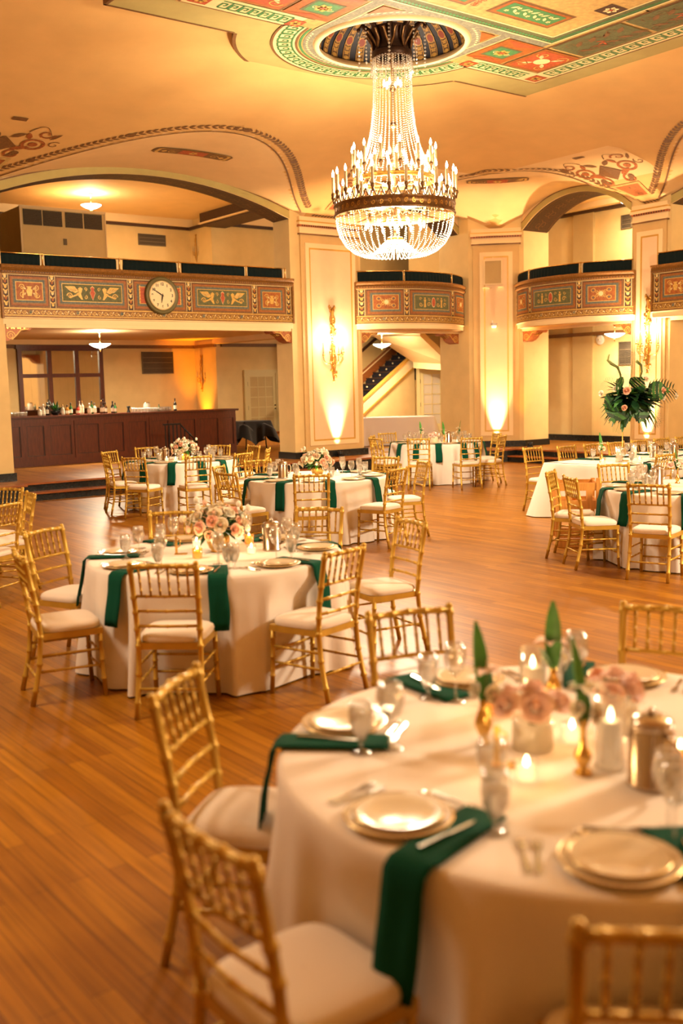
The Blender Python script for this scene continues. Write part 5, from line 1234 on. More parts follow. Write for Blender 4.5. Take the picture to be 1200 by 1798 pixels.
for i, r in enumerate(((2.95, 15.66), (3.50, 15.80), (4.00, 16.18), (4.46, 16.52), (4.94, 16.88), (5.42, 17.24), (5.90, 17.60))):
    chair('E', *r, -53, ('end chair clear of the cloth', 'second far-side chair', 'third far-side chair', 'fourth far-side chair, by the stand', 'fifth far-side chair', 'sixth far-side chair', 'last far-side chair')[i])
chair('E', 4.36, 13.67, 127, 'near-side chair behind the pitcher'); chair('E', 4.92, 14.04, 127, 'near-side chair cropped at the edge')
for r in ((2.37, 11.48, -25, 'edge-on chair before the high chair'), (2.42, 10.74, 6, 'angled chair at the left rim'), (2.98, 9.86, 56, 'chair turned back to the camera'), (3.28, 12.25, -75, 'far chair facing us')): chair('F', *r)
for r in ((-3.62, 11.10, -118, 'far chair facing us'), (-3.19, 10.45, -152, 'edge-on chair with tall post'), (-3.14, 9.54, 160, 'nearest chair')): chair('L', *r)

# ================================================================== TABLES AND CLOTHS
def push_in(m, cx, cy, rot, tb):
    """the cloth gives way where a chair is tucked against it"""
    c0, s0 = cos(rot), sin(rot)
    sm = lambda e0, e1, x: (lambda t: t*t*(3-2*t))(min(1, max(0, (x-e0)/(e1-e0))))
    for i, (x, y, z) in enumerate(m.v):
        if z > .74: continue
        wx, wy = cx+x*c0-y*s0, cy+x*s0+y*c0
        for (ox, oy, f, _) in CHAIRS.get(tb, ()):
            dx, dy = wx-ox, wy-oy; yl = dx*cos(f)+dy*sin(f); xl = -dx*sin(f)+dy*cos(f)
            if -.6 < yl < .235 and abs(xl) < .36:
                p = (.235-yl)*(1-sm(.23, .36, abs(xl)))*(1-sm(.54, .74, z)); wx += p*cos(f); wy += p*sin(f)
        ax, ay = wx-cx, wy-cy; m.v[i] = (ax*c0+ay*s0, -ax*s0+ay*c0, z)
def round_table(k, nf, seed):
    x, y, r = TC[k]; t = thing('round_table', 'round banquet table under a white cloth, the '+TN[k], 'table', (x, y, 0), 0, 'round banquet tables')
    m = MB(); m.lathe([(0, .72), (r-.03, .72), (r-.02, .73), (r-.02, .742), (0, .742)], 'pine', 48); m.build('tabletop', t)
    for q in range(4): a = q*pi/2+.4; m = MB(); m.tube([(.42*cos(a), .42*sin(a), 0), (.36*cos(a), .36*sin(a), .72)], .018, 'black_metal', 8); m.build('leg', t)
    m = cloth('x', circle(r, 240), .765, .012, nf, .048 if k in '12' else .038, .065, 'linen', None, seed, 20, .022); push_in(m, x, y, 0, k)
    o = m.build('tablecloth', None, (x, y, 0), 0); tag(o, 'white floor-length cloth draped over the '+TN[k], 'tablecloth', 'white cloths on the round tables')
for i, k in enumerate('12345FL'): round_table(k, 17+i, 20+i)
EX = (13.55, 9.13); EH = (2.42, .70)
t = thing('head_table', 'long rectangular head table under white cloths, behind the high chair', 'table', W(*EX), ROT)
m = MB(); m.box(-EH[0]+.02, EH[0]-.02, -EH[1]+.02, EH[1]-.02, .70, .742, 'pine'); m.build('tabletop', t)
for sx in (-1, 0, 1):
    for sy in (-1, 1): m = MB(); m.tube([(sx*2.2, sy*.5, 0), (sx*2.2, sy*.5, .70)], .02, 'black_metal', 8); m.build('leg', t)
m = cloth('x', rect(EH[0], EH[1]), .765, .012, 30, .022, .05, 'linen', four(*EH), 41, 16, .012); ec = W(*EX); push_in(m, ec.x, ec.y, ROT, 'E')
o = m.build('tablecloth', None, W(*EX), ROT); tag(o, 'white cloth with flared corners on the long head table', 'tablecloth')

# ================================================================== PLACE SETTINGS
ZT = .766
def P_plate():
    t = thing('dinner_plate', 'x', 'plate'); m = MB(); m.lathe([(0, .004), (.09, .003), (.10, 0), (.105, .004), (.148, .017), (.150, .020), (.146, .021), (.10, .009), (0, .008)], 'china', 40); m.build('dish', t)
    m = MB(); m.lathe([(.1455, .0212), (.1505, .0205), (.151, .0185), (.149, .0172)], 'china_rim', 40, cap=False); m.build('gilt_rim', t); return t
def P_side():
    t = thing('salad_plate', 'x', 'plate'); m = MB(); m.lathe([(0, .004), (.07, .003), (.08, 0), (.085, .004), (.122, .015), (.124, .018), (.12, .019), (.085, .009), (0, .008)], 'china', 36); m.build('dish', t)
    m = MB(); m.lathe([(.1195, .0192), (.1245, .0185), (.125, .0165)], 'china_rim', 36, cap=False); m.build('gilt_rim', t); return t
def P_goblet():
    t = thing('water_goblet', 'x', 'glass'); m = MB(); m.lathe([(0, 0), (.036, .001), (.036, .004), (.012, .010), (.008, .018), (.008, .034), (.016, .042), (.033, .075), (.0385, .11), (.038, .14), (.0355, .168), (.034, .168), (.0365, .14), (.037, .11), (.031, .076), (.014, .046), (0, .044)], 'clear_glass', 20, cap=False); m.build('bowl', t)
    m = MB(); m.lathe([(0, .045), (.013, .046), (.030, .076), (.0362, .11), (.0362, .132), (0, .132)], 'iced_water', 18); m.build('iced_water', t); return t
def P_wine():
    t = thing('wine_glass', 'x', 'glass'); m = MB(); m.lathe([(0, 0), (.036, .001), (.036, .003), (.010, .008), (.005, .015), (.0045, .09), (.008, .098), (.028, .115), (.040, .145), (.042, .165), (.038, .195), (.034, .215), (.033, .215), (.0375, .193), (.0408, .165), (.0385, .145), (.026, .117), (0, .104)], 'clear_glass', 20, cap=False); m.build('bowl', t)
    m = MB(); m.lathe([(.0335, .214), (.0345, .2155), (.0335, .217)], 'crystal', 20, cap=False); m.build('rim', t); return t
def P_fork(name='fork'):
    t = thing(name, 'x', 'cutlery'); m = MB(); m.prism([(-.004, -.09), (.004, -.09), (.007, -.06), (.003, .02), (.003, .035), (-.003, .035), (-.003, .02), (-.007, -.06)], .002, .005, 'steel'); m.build('handle', t)
    m = MB(); m.prism([(-.003, .033), (.003, .033), (.011, .05), (.011, .06), (-.011, .06), (-.011, .05)], .003, .0055, 'steel')
    for k in range(4): x = -.0092+.0061*k; m.box(x-.0015, x+.0015, .058, .098, .004, .006, 'steel')
    m.build('tines', t); return t
def P_spoon():
    t = thing('dessert_spoon', 'x', 'cutlery'); m = MB(); m.prism([(-.004, -.08), (.004, -.08), (.006, -.05), (.0025, .03), (-.0025, .03), (-.006, -.05)], .002, .005, 'steel'); m.build('handle', t)
    m = MB(); m.ball((0, .052, .006), .024, 'steel', 12, 6, (.62, 1, .18)); m.build('bowl', t); return t
def P_knife():
    t = thing('knife', 'x', 'cutlery'); m = MB(); m.prism([(-.006, -.11), (.006, -.11), (.005, 0), (-.005, 0)], 0, .006, 'steel'); m.build('handle', t)
    m = MB(); m.prism([(-.005, 0), (.005, 0), (.009, .05), (.008, .09), (-.001, .115), (-.006, .09)], .001, .004, 'steel'); m.build('blade', t); return t
PL, SP, GO, WI, FO, SF, DS, KN = P_plate(), P_side(), P_goblet(), P_wine(), P_fork(), P_fork('dessert_fork'), P_spoon(), P_knife()
NAPS = {}
def napkin(cx, cy, ang, r, r0, drop, w_, phrase, seed=0, flare=.05):
    rr = random.Random(seed); m = MB(); sk = rr.uniform(-.025, .025)
    path = [(r0, ZT+.004), (r0+.02, ZT+.008), (r-.03, ZT+.008), (r+.004, ZT+.006), (r+.022, ZT-.016), (r+.030, ZT-.06)]+[(r+.034+.050*(d/.30)+.005*sin(d*20+seed), ZT-.06-d) for d in [drop*k/5 for k in range(1, 6)]]
    n = len(path); th = .007
    for side in (0, 1):
        for j in range(7):
            for i, (q, z) in enumerate(path):
                y = (-.5+j/6)*w_*(1+.03*sin(i))+sk*(i/n)+.004*sin(j*2.1+i); b = .003*sin(j*1.9+seed)*(i > 5)
                m.v.append((q+(th if side == 0 and i > 3 else 0)+b, y, z+(th if side == 0 and i <= 4 else 0)-(0 if side else .0)))
    idx = lambda s, j, i: s*7*n+j*n+i; k = m.mi('napkin_green')
    for j in range(6):
        for i in range(n-1):
            m.f.append([idx(0, j, i), idx(0, j, i+1), idx(0, j+1, i+1), idx(0, j+1, i)]); m.f.append([idx(1, j, i), idx(1, j+1, i), idx(1, j+1, i+1), idx(1, j, i+1)])
    for i in range(n-1):
        m.f.append([idx(0, 0, i), idx(1, 0, i), idx(1, 0, i+1), idx(0, 0, i+1)]); m.f.append([idx(0, 6, i), idx(0, 6, i+1), idx(1, 6, i+1), idx(1, 6, i)])
    for j in range(6): m.f.append([idx(0, j, 0), idx(0, j+1, 0), idx(1, j+1, 0), idx(1, j, 0)]); m.f.append([idx(0, j, n-1), idx(1, j, n-1), idx(1, j+1, n-1), idx(0, j+1, n-1)])
    m.m = [k]*len(m.f); m.sm = [True]*len(m.f)
    o = m.build('napkin', None, (cx, cy, 0), ang); tag(o, 'dark green napkin by the '+phrase, 'napkin', 'green napkins on the tables')
def setting(tb, cx, cy, r, ang, phrase, full, seed, nap=.27, rot_off=0):
    ph = phrase+', '+TN[tb]; g = ' on the '+TN[tb]
    def at(a, q): return (cx+q*cos(ang+a), cy+q*sin(ang+a))
    def put(pr, x, y, z, rz, lb, grp): return dup(pr, (x, y, z), rz, lb+' at the '+ph, grp+g)
    k = .80/max(r, .1)
    x, y = at(0, r-.175); put(PL, x, y, ZT, ang, 'ivory gilt-rimmed dinner plate', 'dinner plates')
    if full: put(SP, x, y, ZT+.0095, ang, 'smaller plate stacked on another', 'salad plates')
    na = .27*k
    napkin(cx, cy, ang+na, r, r-.36, nap, .125, ph, seed)
    x, y = at(.40*k, r-.27); put(GO, x, y, ZT, ang, 'short-stemmed water goblet', 'water goblets')
    x, y = at(.30*k, r-.36); put(WI, x, y, ZT, ang, 'empty tall wine glass', 'wine glasses')
    if full:
        x, y = at(na, r-.16); put(KN, x, y, ZT+.017, ang+pi/2+.06, 'steel knife on the napkin', 'knives')
        x, y = at(-.295*k, r-.17); put(FO, x, y, ZT, ang+pi/2-.05, 'inner steel fork', 'forks'); x, y = at(-.345*k, r-.165); put(FO, x, y, ZT, ang+pi/2+.08, 'outer steel fork', 'forks')
        x, y = at(.03, r-.375); put(SF, x, y, ZT, ang, 'small dessert fork lying across', 'dessert forks'); x, y = at(-.03, r-.345); put(DS, x, y, ZT, ang+pi, 'dessert spoon lying across', 'dessert spoons')
for tb in '12345F':
    cx, cy, r = TC[tb]
    for i, (ox, oy, f, phrase) in enumerate(CHAIRS[tb]):
        a = atan2(oy-cy, ox-cx)
        if tb == '1': a = radians((-140.5, 161, -97.5, 110.5, 65)[i])
        if tb == 'F' and False: pass
        setting(tb, cx, cy, r, a, phrase, tb in '12', i*7+ord(tb), .26 if tb == '1' else .27)
# the head table's settings lie square to its edges
for i, (ox, oy, f, phrase) in enumerate(CHAIRS['E'][1:]):
    far = i < 6; o = Vector((ox, oy, 0)); a = o.dot(AV)
    cy_ = EX[1]+(EH[1]-.905 if far else -EH[1]+.905); c = W(a, cy_)
    setting('E', c.x, c.y, .905, f+pi, phrase, False, 200+i, .25)

# ================================================================== FLOWERS, CANDLES, PITCHERS
def rose_mesh(name, outer, inner, centre, petals=17, seed=0):
    rr = random.Random(seed); m = MB()
    m.ball((0, 0, .42), .20, centre, 8, 6, (1, 1, 1.15))
    for k in range(petals):
        t = k/(petals-1); a = k*2.399; rad = .14+.62*t**1.1; tilt = .25+1.05*t; h = .62-.30*t; w_ = .30+.34*t; mt = inner if t < .45 else outer
        def fn(u, v):
            ang = (u-.5)*2*w_/max(rad, .2)*1.05; ang = max(-1.3, min(1.3, ang)); r = rad*(.45+.55*v)+.10*sin(v*pi)*t; z = .12+h*v*(1-.18*t)-.17*t*max(0, v-.65)*2.2; r += .12*t*max(0, v-.6)
            r *= 1-.16*abs(u-.5)*v; z -= .10*(abs(u-.5)*2)**2*v
            return (r*cos(a+ang), r*sin(a+ang), z)
        m.grid(fn, 5, 4, mt)
    for k in range(5): a = k*1.257; m.face([(.05*cos(a), .05*sin(a), .02), (.3*cos(a-.3), .3*sin(a-.3), .06), (.5*cos(a), .5*sin(a), .02), (.3*cos(a+.3), .3*sin(a+.3), .06)], 'leaf_green')
    return m.mesh(name)
ROSES = {c: rose_mesh('rose_'+c, 'rose_'+c, 'rose_'+c2, 'rose_'+c3, 17, i) for i, (c, c2, c3) in enumerate((('peach', 'peach', 'centre'), ('pink', 'pink', 'centre'), ('cream', 'cream', 'peach'), ('white', 'white', 'cream')))}
def orient(d):
    return Vector(d).to_track_quat('Z', 'Y').to_euler()
def put_rose(parent, c, p, d, r, name='rose'):
    o = link(name, ROSES[c], parent, p, orient(d)); o.scale = (r, r, r); return o
def leaf_card(m, p, d, ln, w_, mt, droop=.25, seg=4):
    """one leaf blade with a fold along its midrib"""
    d = Vector(d).normalized(); s = d.cross(Vector((0, 0, 1))); s = s.normalized() if s.length > .05 else Vector((1, 0, 0)); n = s.cross(d).normalized(); i = len(m.v); k = m.mi(mt)
    for a in range(seg+1):
        t = a/seg; c = Vector(p)+d*ln*t-Vector((0, 0, droop*ln*t*t)); w = w_*sin(pi*(.08+.88*t))**.8
        for q in (-1, 0, 1): m.v.append(tuple(c+s*w*.5*q+n*(w*.18*abs(q))))
    for a in range(seg):
        for q in (0, 1): m.f.append([i+a*3+q, i+a*3+q+1, i+a*3+q+4, i+a*3+q+3]); m.m.append(k); m.sm.append(True)

def make_bouquet():
    t = thing('flower_bowl', 'x', 'flower arrangement'); rr = random.Random(11)
    m = MB(); m.lathe([(0, 0), (.055, 0), (.06, .006), (.05, .012), (.068, .03), (.082, .07), (.085, .11), (.08, .125), (.076, .125), (.08, .10), (.06, .03), (0, .02)], 'brass', 28); m.build('gold_bowl', t)
    fo = MB()
    for k in range(95):
        q = rr.random()*6.283; e = rr.uniform(-.35, 1.3); d = Vector((cos(q)*cos(e), sin(q)*cos(e), sin(e)*.9+.1)); leaf_card(fo, Vector((0, 0, .16))+d*rr.uniform(.04, .10), d, rr.uniform(.07, .14), .045, rr.choice(('leaf_green', 'leaf_bright', 'leaf_olive', 'leaf_dark')), rr.uniform(.1, .6))
    fo.build('foliage', t)
    spots = [('peach', -2.5, .15, .20, .055), ('cream', -1.75, .28, .17, .062), ('peach', -1.2, .05, .19, .05), ('cream', -.6, .25, .19, .058), ('white', .1, .4, .20, .05), ('cream', .8, .35, .2, .055), ('peach', 1.5, .3, .2, .05), ('white', 2.3, .4, .2, .05), ('cream', 3.0, .3, .2, .055), ('peach', -3.0, .65, .17, .05), ('cream', -2.0, .75, .17, .06), ('white', -1.1, .8, .17, .055), ('peach', -.3, .85, .17, .048), ('cream', .6, .85, .17, .05), ('white', 1.7, .9, .16, .05), ('white', 2.7, .9, .16, .05), ('cream', 0, 1.45, .16, .055), ('peach', -2.2, -.15, .17, .045), ('white', -.9, -.1, .18, .05), ('peach', .3, -.1, .2, .048), ('cream', 2.0, -.05, .18, .05)]
    for c, q, e, d, r in spots+[(c, q+.42, e+.28, d*.92, r*.9) for c, q, e, d, r in spots[::2]]:
        v = Vector((cos(q)*cos(e), sin(q)*cos(e), sin(e))); put_rose(t, c, Vector((0, 0, .165))+Vector((v.x*.98, v.y*.98, v.z*.95))*d, v, r*1.28)
    for k in range(11):                              # small buds on long stems
        q = rr.random()*6.283; e = rr.uniform(.1, 1.2); v = Vector((cos(q)*cos(e), sin(q)*cos(e), sin(e))); L_ = rr.uniform(.24, .30); p = Vector((0, 0, .14))+v*L_
        m = MB(); m.tube([Vector((0, 0, .14))+v*.08, p], .0025, 'stem_green', 5); s = m.build('stem', t); m = MB(); m.ball(p, .020, rr.choice(('rose_white', 'rose_cream', 'rose_peach')), 8, 6, (1, 1, 1.3)); m.build('bud', s)
    return t
def make_rose_vase():
    t = thing('rose_vase', 'x', 'flower arrangement'); rr = random.Random(4)
    m = MB(); m.lathe([(0, .002), (.06, 0), (.066, .005), (.066, .095), (.062, .095), (.062, .01), (0, .008)], 'bowl_glass', 24, cap=False); m.build('glass_vase', t)
    m = MB()
    for k in range(9): q = k*.7; m.tube([(.03*cos(q), .03*sin(q), .01), (-.02*cos(q), -.02*sin(q), .10)], .004, 'stem_green', 5)
    m.build('stems', t)
    for c, x, y, z, r in (('pink', 0, -.03, .125, .066), ('pink', -.075, -.01, .13, .052), ('pink', .07, .0, .13, .052), ('peach', .02, .065, .14, .055), ('pink', -.05, .06, .135, .05), ('pink', .0, .01, .165, .05)):
        put_rose(t, c, (x*1.12, y*1.12, z+.01), (x*6, y*6-.5 if y <= 0 else y*5, .75), r*1.28)
    return t
def make_bud_vase(h, variant):
    t = thing('bud_vase', 'x', 'flower arrangement'); m = MB()
    prof = [(0, 0), (.026, 0), (.028, .01), (.012, .02), (.016, .03), (.027, .05), (.026, .066), (.012, .088), (.009, .12), (.010, h*.95), (.014, h), (.011, h), (.007, h*.93), (0, h*.9)] if variant == 0 else [(0, 0), (.022, 0), (.024, .008), (.012, .018), (.016, .03), (.028, .06), (.030, .075), (.020, .105), (.012, .125), (.013, h), (.010, h), (0, h*.9)]
    m.lathe(prof, 'brass', 18); m.build('brass_vase', t)
    m = MB(); leaf_card(m, (0, 0, h*.8), (-.07, .13, 1), .29, .060, 'leaf_bright', .02, 6); leaf_card(m, (0, 0, h*.8), (.22, .35, 1), .15, .05, 'leaf_green', .2); m.tube([(0, 0, h*.5), (.012, 0, h+.09)], .003, 'stem_green', 5); m.build('leaf', t)
    m = MB()
    for k in range(6): q = k*1.047; leaf_card(m, (.012, 0, h+.085), (cos(q), sin(q), .75), .085, .034, 'rose_pink' if variant else 'rose_cream', .5)
    m.tube([(.012, 0, h+.085), (.014, 0, h+.13)], .003, 'rose_cream', 5); m.build('lily', t)
    put_rose(t, 'cream', (.022, -.018, h+.02), (.5, -1, .3), .045); put_rose(t, 'white', (-.024, -.01, h+.035), (-1, -.6, .4), .036); return t
def make_pitcher():
    t = thing('water_pitcher', 'x', 'pitcher'); m = MB(); m.lathe([(0, 0), (.062, 0), (.068, .004), (.068, .012), (.064, .016), (.064, .165), (.060, .172), (.060, .178), (.064, .182), (.062, .186), (0, .186)], 'pitcher_steel', 36); m.build('body', t)
    m = MB(); m.lathe([(.062, .186), (.060, .194), (.045, .206), (.02, .212), (.0, .213)], 'pitcher_steel', 32); m.lathe([(.0, .213), (.012, .214), (.014, .224), (.006, .232), (0, .233)], 'steel', 12); m.build('lid', t)
    m = MB(); m.tube([(.062, 0, .165), (.095, 0, .168), (.115, 0, .14), (.112, 0, .09), (.09, 0, .055), (.062, 0, .05)], .0075, 'pitcher_steel', 8); m.build('handle', t)
    m = MB(); m.prism([(-.072, -.012), (-.058, -.03), (-.058, .03), (-.072, .012)], .165, .188, 'pitcher_steel'); m.build('spout', t); return t
def make_votive():
    t = thing('votive_candle', 'x', 'candle'); m = MB(); m.lathe([(0, .001), (.028, 0), (.033, .004), (.036, .062), (.034, .062), (.031, .008), (0, .006)], 'clear_glass', 18, cap=False); m.build('glass_cup', t)
    m = MB(); m.lathe([(0, .006), (.029, .007), (.031, .042), (0, .040)], 'wax_glow', 16); m.build('wax', t); m = MB(); m.lathe([(.002, .042), (.008, .052), (.006, .064), (0, .078)], 'flame_glow', 8); m.build('flame', t); return t
def make_gold_votive():
    t = thing('gold_votive', 'x', 'candle'); m = MB(); m.lathe([(0, .001), (.028, 0), (.034, .004), (.036, .07), (.034, .07), (.031, .008), (0, .006)], 'amber_glass', 18, cap=False); m.build('amber_cup', t)
    m = MB(); m.lathe([(0, .006), (.029, .007), (.031, .05), (0, .048)], 'wax_glow', 16); m.build('wax', t); m = MB(); m.lathe([(.002, .05), (.008, .06), (.006, .072), (0, .086)], 'flame_glow', 8); m.build('flame', t); return t
def make_pillar():
    t = thing('pillar_candle', 'x', 'candle'); m = MB(); m.lathe([(0, .001), (.046, 0), (.048, .004), (.048, .215), (.045, .215), (.045, .006), (0, .006)], 'clear_glass', 24, cap=False); m.build('glass_cylinder', t)
    m = MB(); m.lathe([(0, .006), (.036, .006), (.037, .145), (.033, .150), (0, .142)], 'wax', 20); m.build('wax', t); m = MB(); m.lathe([(.002, .145), (.009, .158), (.007, .172), (0, .192)], 'flame_glow', 8); m.build('flame', t); return t
def make_number():
    t = thing('table_number_stand', 'x', 'stand'); m = MB(); m.box(-.045, .045, -.025, .025, 0, .006, 'brass'); m.build('foot', t); m = MB(); m.box(-.040, -.022, -.004, .004, .006, .13, 'brass'); m.tube([(-.03, 0, .125), (.0, 0, .10), (-.005, 0, .06), (-.03, 0, .045)], .004, 'brass', 6); m.build('upright', t); return t
BO, RV, B0_, B1_, PI_, VO, GV, PC, NU = make_bouquet(), make_rose_vase(), make_bud_vase(.17, 0), make_bud_vase(.15, 1), make_pitcher(), make_votive(), make_gold_votive(), make_pillar(), make_number()
CAND = []
def at_px(pr, u, v, rz, label, group=None, z=ZT, light=0):
    p = px(u, v, z); o = dup(pr, p, rz, label, group)
    if light: lamp('candle_light', p+Vector((0, 0, .12 if light > .3 else .07)), light, (1, .58, .24), .02)
    return o
# foreground table
FT = ' on the foreground table'
at_px(RV, 936, 1312, 0, 'glass vase of pink roses in the middle'+FT, 'rose vases'); at_px(RV, 1085, 1282, .9, 'vase of pink roses beside the lit pillar candle'+FT, 'rose vases')
at_px(B1_, 850, 1306, .0, 'brass bud vase with a tall upright leaf, nearest the second table,'+FT, 'bud vases'); at_px(B0_, 1024, 1359, .3, 'brass bud vase with a round bulb in front of the candles'+FT, 'bud vases'); at_px(B1_, 972, 1243, 2.4, 'brass bud vase with a pink lily at the back'+FT, 'bud vases')
at_px(PC, 936, 1240, 0, 'white pillar candle in a glass cylinder at the back'+FT, 'pillar candles', light=1.2); at_px(PC, 1072, 1347, 0, 'brightly burning pillar candle in a glass cylinder by the pitcher'+FT, 'pillar candles', light=1.6)
at_px(VO, 925, 1370, 0, 'clear votive candle nearest the camera'+FT, 'votive candles', light=.5); at_px(GV, 868, 1252, 0, 'gold votive candle behind the brass bud vase'+FT, 'votive candles', light=.4); at_px(VO, 1005, 1302, 0, 'clear votive candle between the two rose vases'+FT, 'votive candles', light=.4)
at_px(GV, 1195, 1345, 0, 'amber votive candle right of the pitcher'+FT, 'votive candles', light=.3)
at_px(NU, 890, 1345, .1, 'gold table number stand beside the votive'+FT, 'table number stands'); at_px(PI_, 1143, 1378, -1.2, 'lidded steel water pitcher'+FT, 'steel pitchers')
for u, v, lb in ((1185, 1480, 'wine glass beside the pitcher, cut by the picture edge,'), (1012, 1205, 'wine glass behind the lily bud vase'), (690, 1314, 'wine glass standing alone near the inner plates')): at_px(WI, u, v, 0, 'clear tall '+lb+FT, 'wine glasses on the '+TN['1'])
# second table
S2 = ' on the second-nearest table'
at_px(BO, 384, 968, .4, 'gold bowl of peach and cream roses'+S2, 'gold bowls of roses'); at_px(PI_, 478, 966, -.2, 'lidded steel water pitcher'+S2, 'steel pitchers'); at_px(NU, 318, 973, .1, 'gold table number stand left of the flowers'+S2, 'table number stands')
at_px(GV, 347, 980, 0, 'amber votive candle in front of the flower bowl'+S2, 'votive candles', light=.5); at_px(VO, 346, 960, 0, 'clear votive behind the amber one'+S2, 'votive candles', light=.3); at_px(GV, 438, 955, 0, 'amber votive candle between flowers and pitcher'+S2, 'votive candles', light=.5); at_px(VO, 442, 972, 0, 'clear votive candle in front of the pitcher'+S2, 'votive candles', light=.4)
at_px(GO, 412, 998, 0, 'iced water goblet just right of the flower bowl'+S2, 'water goblets on the '+TN['2']); at_px(WI, 383, 990, 0, 'wine glass in front of the gold flower bowl'+S2, 'wine glasses on the '+TN['2'])
# tables by the pier and the bar
for (u, v), tb, s in (((558, 836), '3', ' on the sconce-pier table'), ((325, 808), '4', ' on the table before the bar')):
    sc = 1 if tb == '3' else 1
    at_px(BO, u, v, 1.3 if tb == '3' else 2.6, 'gold bowl of pale roses'+s, 'gold bowls of roses'); c = TC[tb]; at_px(PI_, u-(150 if tb == '3' else 34), v+(-4 if tb == '3' else 0), .5, 'lidded steel water pitcher'+s, 'steel pitchers') if tb == '4' else dup(PI_, (c[0]-.42, c[1]-.10, ZT), .5, 'lidded steel water pitcher'+s, 'steel pitchers')
    for i, (dx, dy) in enumerate(((-.22, -.16), (.20, -.18), (-.05, -.30), (.28, .10))): dup(VO, (c[0]+dx, c[1]+dy, ZT), 0, 'clear votive candle '+('left of', 'right of', 'in front of', 'behind')[i]+' the rose bowl'+s, 'votive candles')
    lamp('candle_light', (c[0], c[1]-.25, ZT+.1), 1.2, (1, .58, .24), .04)
# far table: bud vases and pink roses
c = TC['5']; s = ' on the far balcony table'
for i, (dx, dy, pr) in enumerate(((-.32, .0, B0_), (.12, -.10, B1_), (.42, -.05, B0_))): dup(pr, (c[0]+dx, c[1]+dy, ZT), i*2, 'brass bud vase, white blooms, '+('first from the stairs', 'middle one', 'by the corner pilaster')[i]+','+s, 'bud vases')
dup(RV, (c[0]-.08, c[1]-.22, ZT), .3, 'low vase of pink roses'+s, 'rose vases'); dup(PI_, (c[0]+.20, c[1]-.30, ZT), .8, 'lidded steel water pitcher'+s, 'steel pitchers'); dup(PC, (c[0]-.02, c[1]+.12, ZT), 0, 'pillar candle in a glass cylinder'+s, 'pillar candles')
for i, (dx, dy) in enumerate(((.36, -.30), (-.30, -.30))): dup(VO, (c[0]+dx, c[1]+dy, ZT), 0, 'clear votive candle '+('right', 'left')[i]+' of the pink roses'+s, 'votive candles')
lamp('candle_light', (c[0], c[1]-.2, ZT+.15), 1.5, (1, .58, .24), .04)
# table beside the high chair
s = ' on the high-chair table'
at_px(RV, 1190, 838, .2, 'low vase of pink roses'+s, 'rose vases'); at_px(PI_, 1154, 851, .4, 'lidded steel water pitcher'+s, 'steel pitchers'); dup(B0_, (3.72, 11.25, ZT), 1.0, 'brass bud vase with pale blooms behind the roses'+s, 'bud vases')
at_px(GO, 1133, 860, 0, 'water goblet in front of the pitcher'+s, 'water goblets on the '+TN['F']); at_px(WI, 1124, 846, 0, 'wine glass left of the pitcher'+s, 'wine glasses on the '+TN['F'])
# head table: tall arrangement, candles and bud vases
s = ' on the long head table'; E_ = lambda a, b: W(a, b, ZT)
for i, (a, b, pr) in enumerate(((11.62, 9.20, B0_), (13.3, 8.95, B1_), (14.2, 9.2, B0_))): dup(pr, E_(a, b), i*1.3, 'brass bud vase with green leaf, '+('near the open end', 'mid table', 'towards the side pilaster')[i]+','+s, 'bud vases')
for i, (a, b) in enumerate(((11.78, 9.02), (12.55, 9.35), (13.9, 9.3), (14.35, 9.0))): dup(PC, E_(a, b), 0, 'pillar candle in a glass cylinder, '+('first from the open end', 'second, behind the gold stand', 'third, beyond the pitcher', 'farthest along')[i]+','+s, 'pillar candles')
for i, (a, b) in enumerate(((11.40, 9.00), (11.95, 8.80), (12.35, 8.75), (12.75, 8.85), (13.6, 8.8), (13.1, 9.4))): dup(VO, E_(a, b), 0, 'clear votive candle, '+('nearest the open end', 'second along the near side', 'third along the near side', 'fourth along the near side', 'fifth along the near side', 'behind the pitcher')[i]+','+s, 'votive candles')
dup(PI_, E_(12.95, 8.95), .6, 'lidded steel water pitcher'+s, 'steel pitchers'); dup(PI_, E_(12.72, 9.12), 2.2, 'second steel pitcher just behind the first'+s, 'steel pitchers')
for i, (a, b) in enumerate(((11.75, 9.1), (12.6, 9.2), (14.0, 9.1))): lamp('candle_light', E_(a, b)+Vector((0, 0, .22)), 1.6, (1, .60, .26), .05)
t = thing('palm_centrepiece', 'tall centrepiece of dark palm and monstera leaves on a thin gold stand', 'flower arrangement', E_(11.96, 9.10), 0)
m = MB(); m.lathe([(0, 0), (.09, 0), (.10, .004), (.09, .010), (.012, .014), (.008, .03), (.008, .64), (.03, .66), (.07, .70), (.075, .72), (0, .72)], 'brass', 20); m.build('gold_stand', t)
rr = random.Random(21); C0 = Vector((.13, 0, .88))
m = MB()
for k in range(260):
    q = rr.random()*6.283; e = rr.uniform(-1.2, .9); d = Vector((cos(q)*cos(e)*1.25, sin(q)*cos(e), sin(e)*.85)); leaf_card(m, C0+d*rr.uniform(.02, .18), d, rr.uniform(.16, .30), rr.uniform(.06, .12), rr.choice(('leaf_dark', 'leaf_dark', 'leaf_green')), rr.uniform(.0, .5))
m.build('foliage', t)
def frond(p, d, ln, n, lw, mt, droop, side=(1, -1), fall=.25, w_=.012):
    m = MB(); d = Vector(d).normalized(); s = d.cross(Vector((0, 1, .15))).normalized(); P = [Vector(p)+d*ln*i/12-Vector((0, 0, droop*ln*(i/12)**2)) for i in range(13)]
    m.tube(P, [.005*(1-.7*i/12) for i in range(13)], 'stem_green', 5)
    for k in range(n):
        t_ = .18+.8*k/n; i = int(t_*12); q = P[i].lerp(P[min(12, i+1)], t_*12-i)
        for sd in side: leaf_card(m, q, (d*.55+s*sd).normalized(), lw*sin(pi*(.25+.7*t_))**.7, w_, mt, fall, 3)
    return m
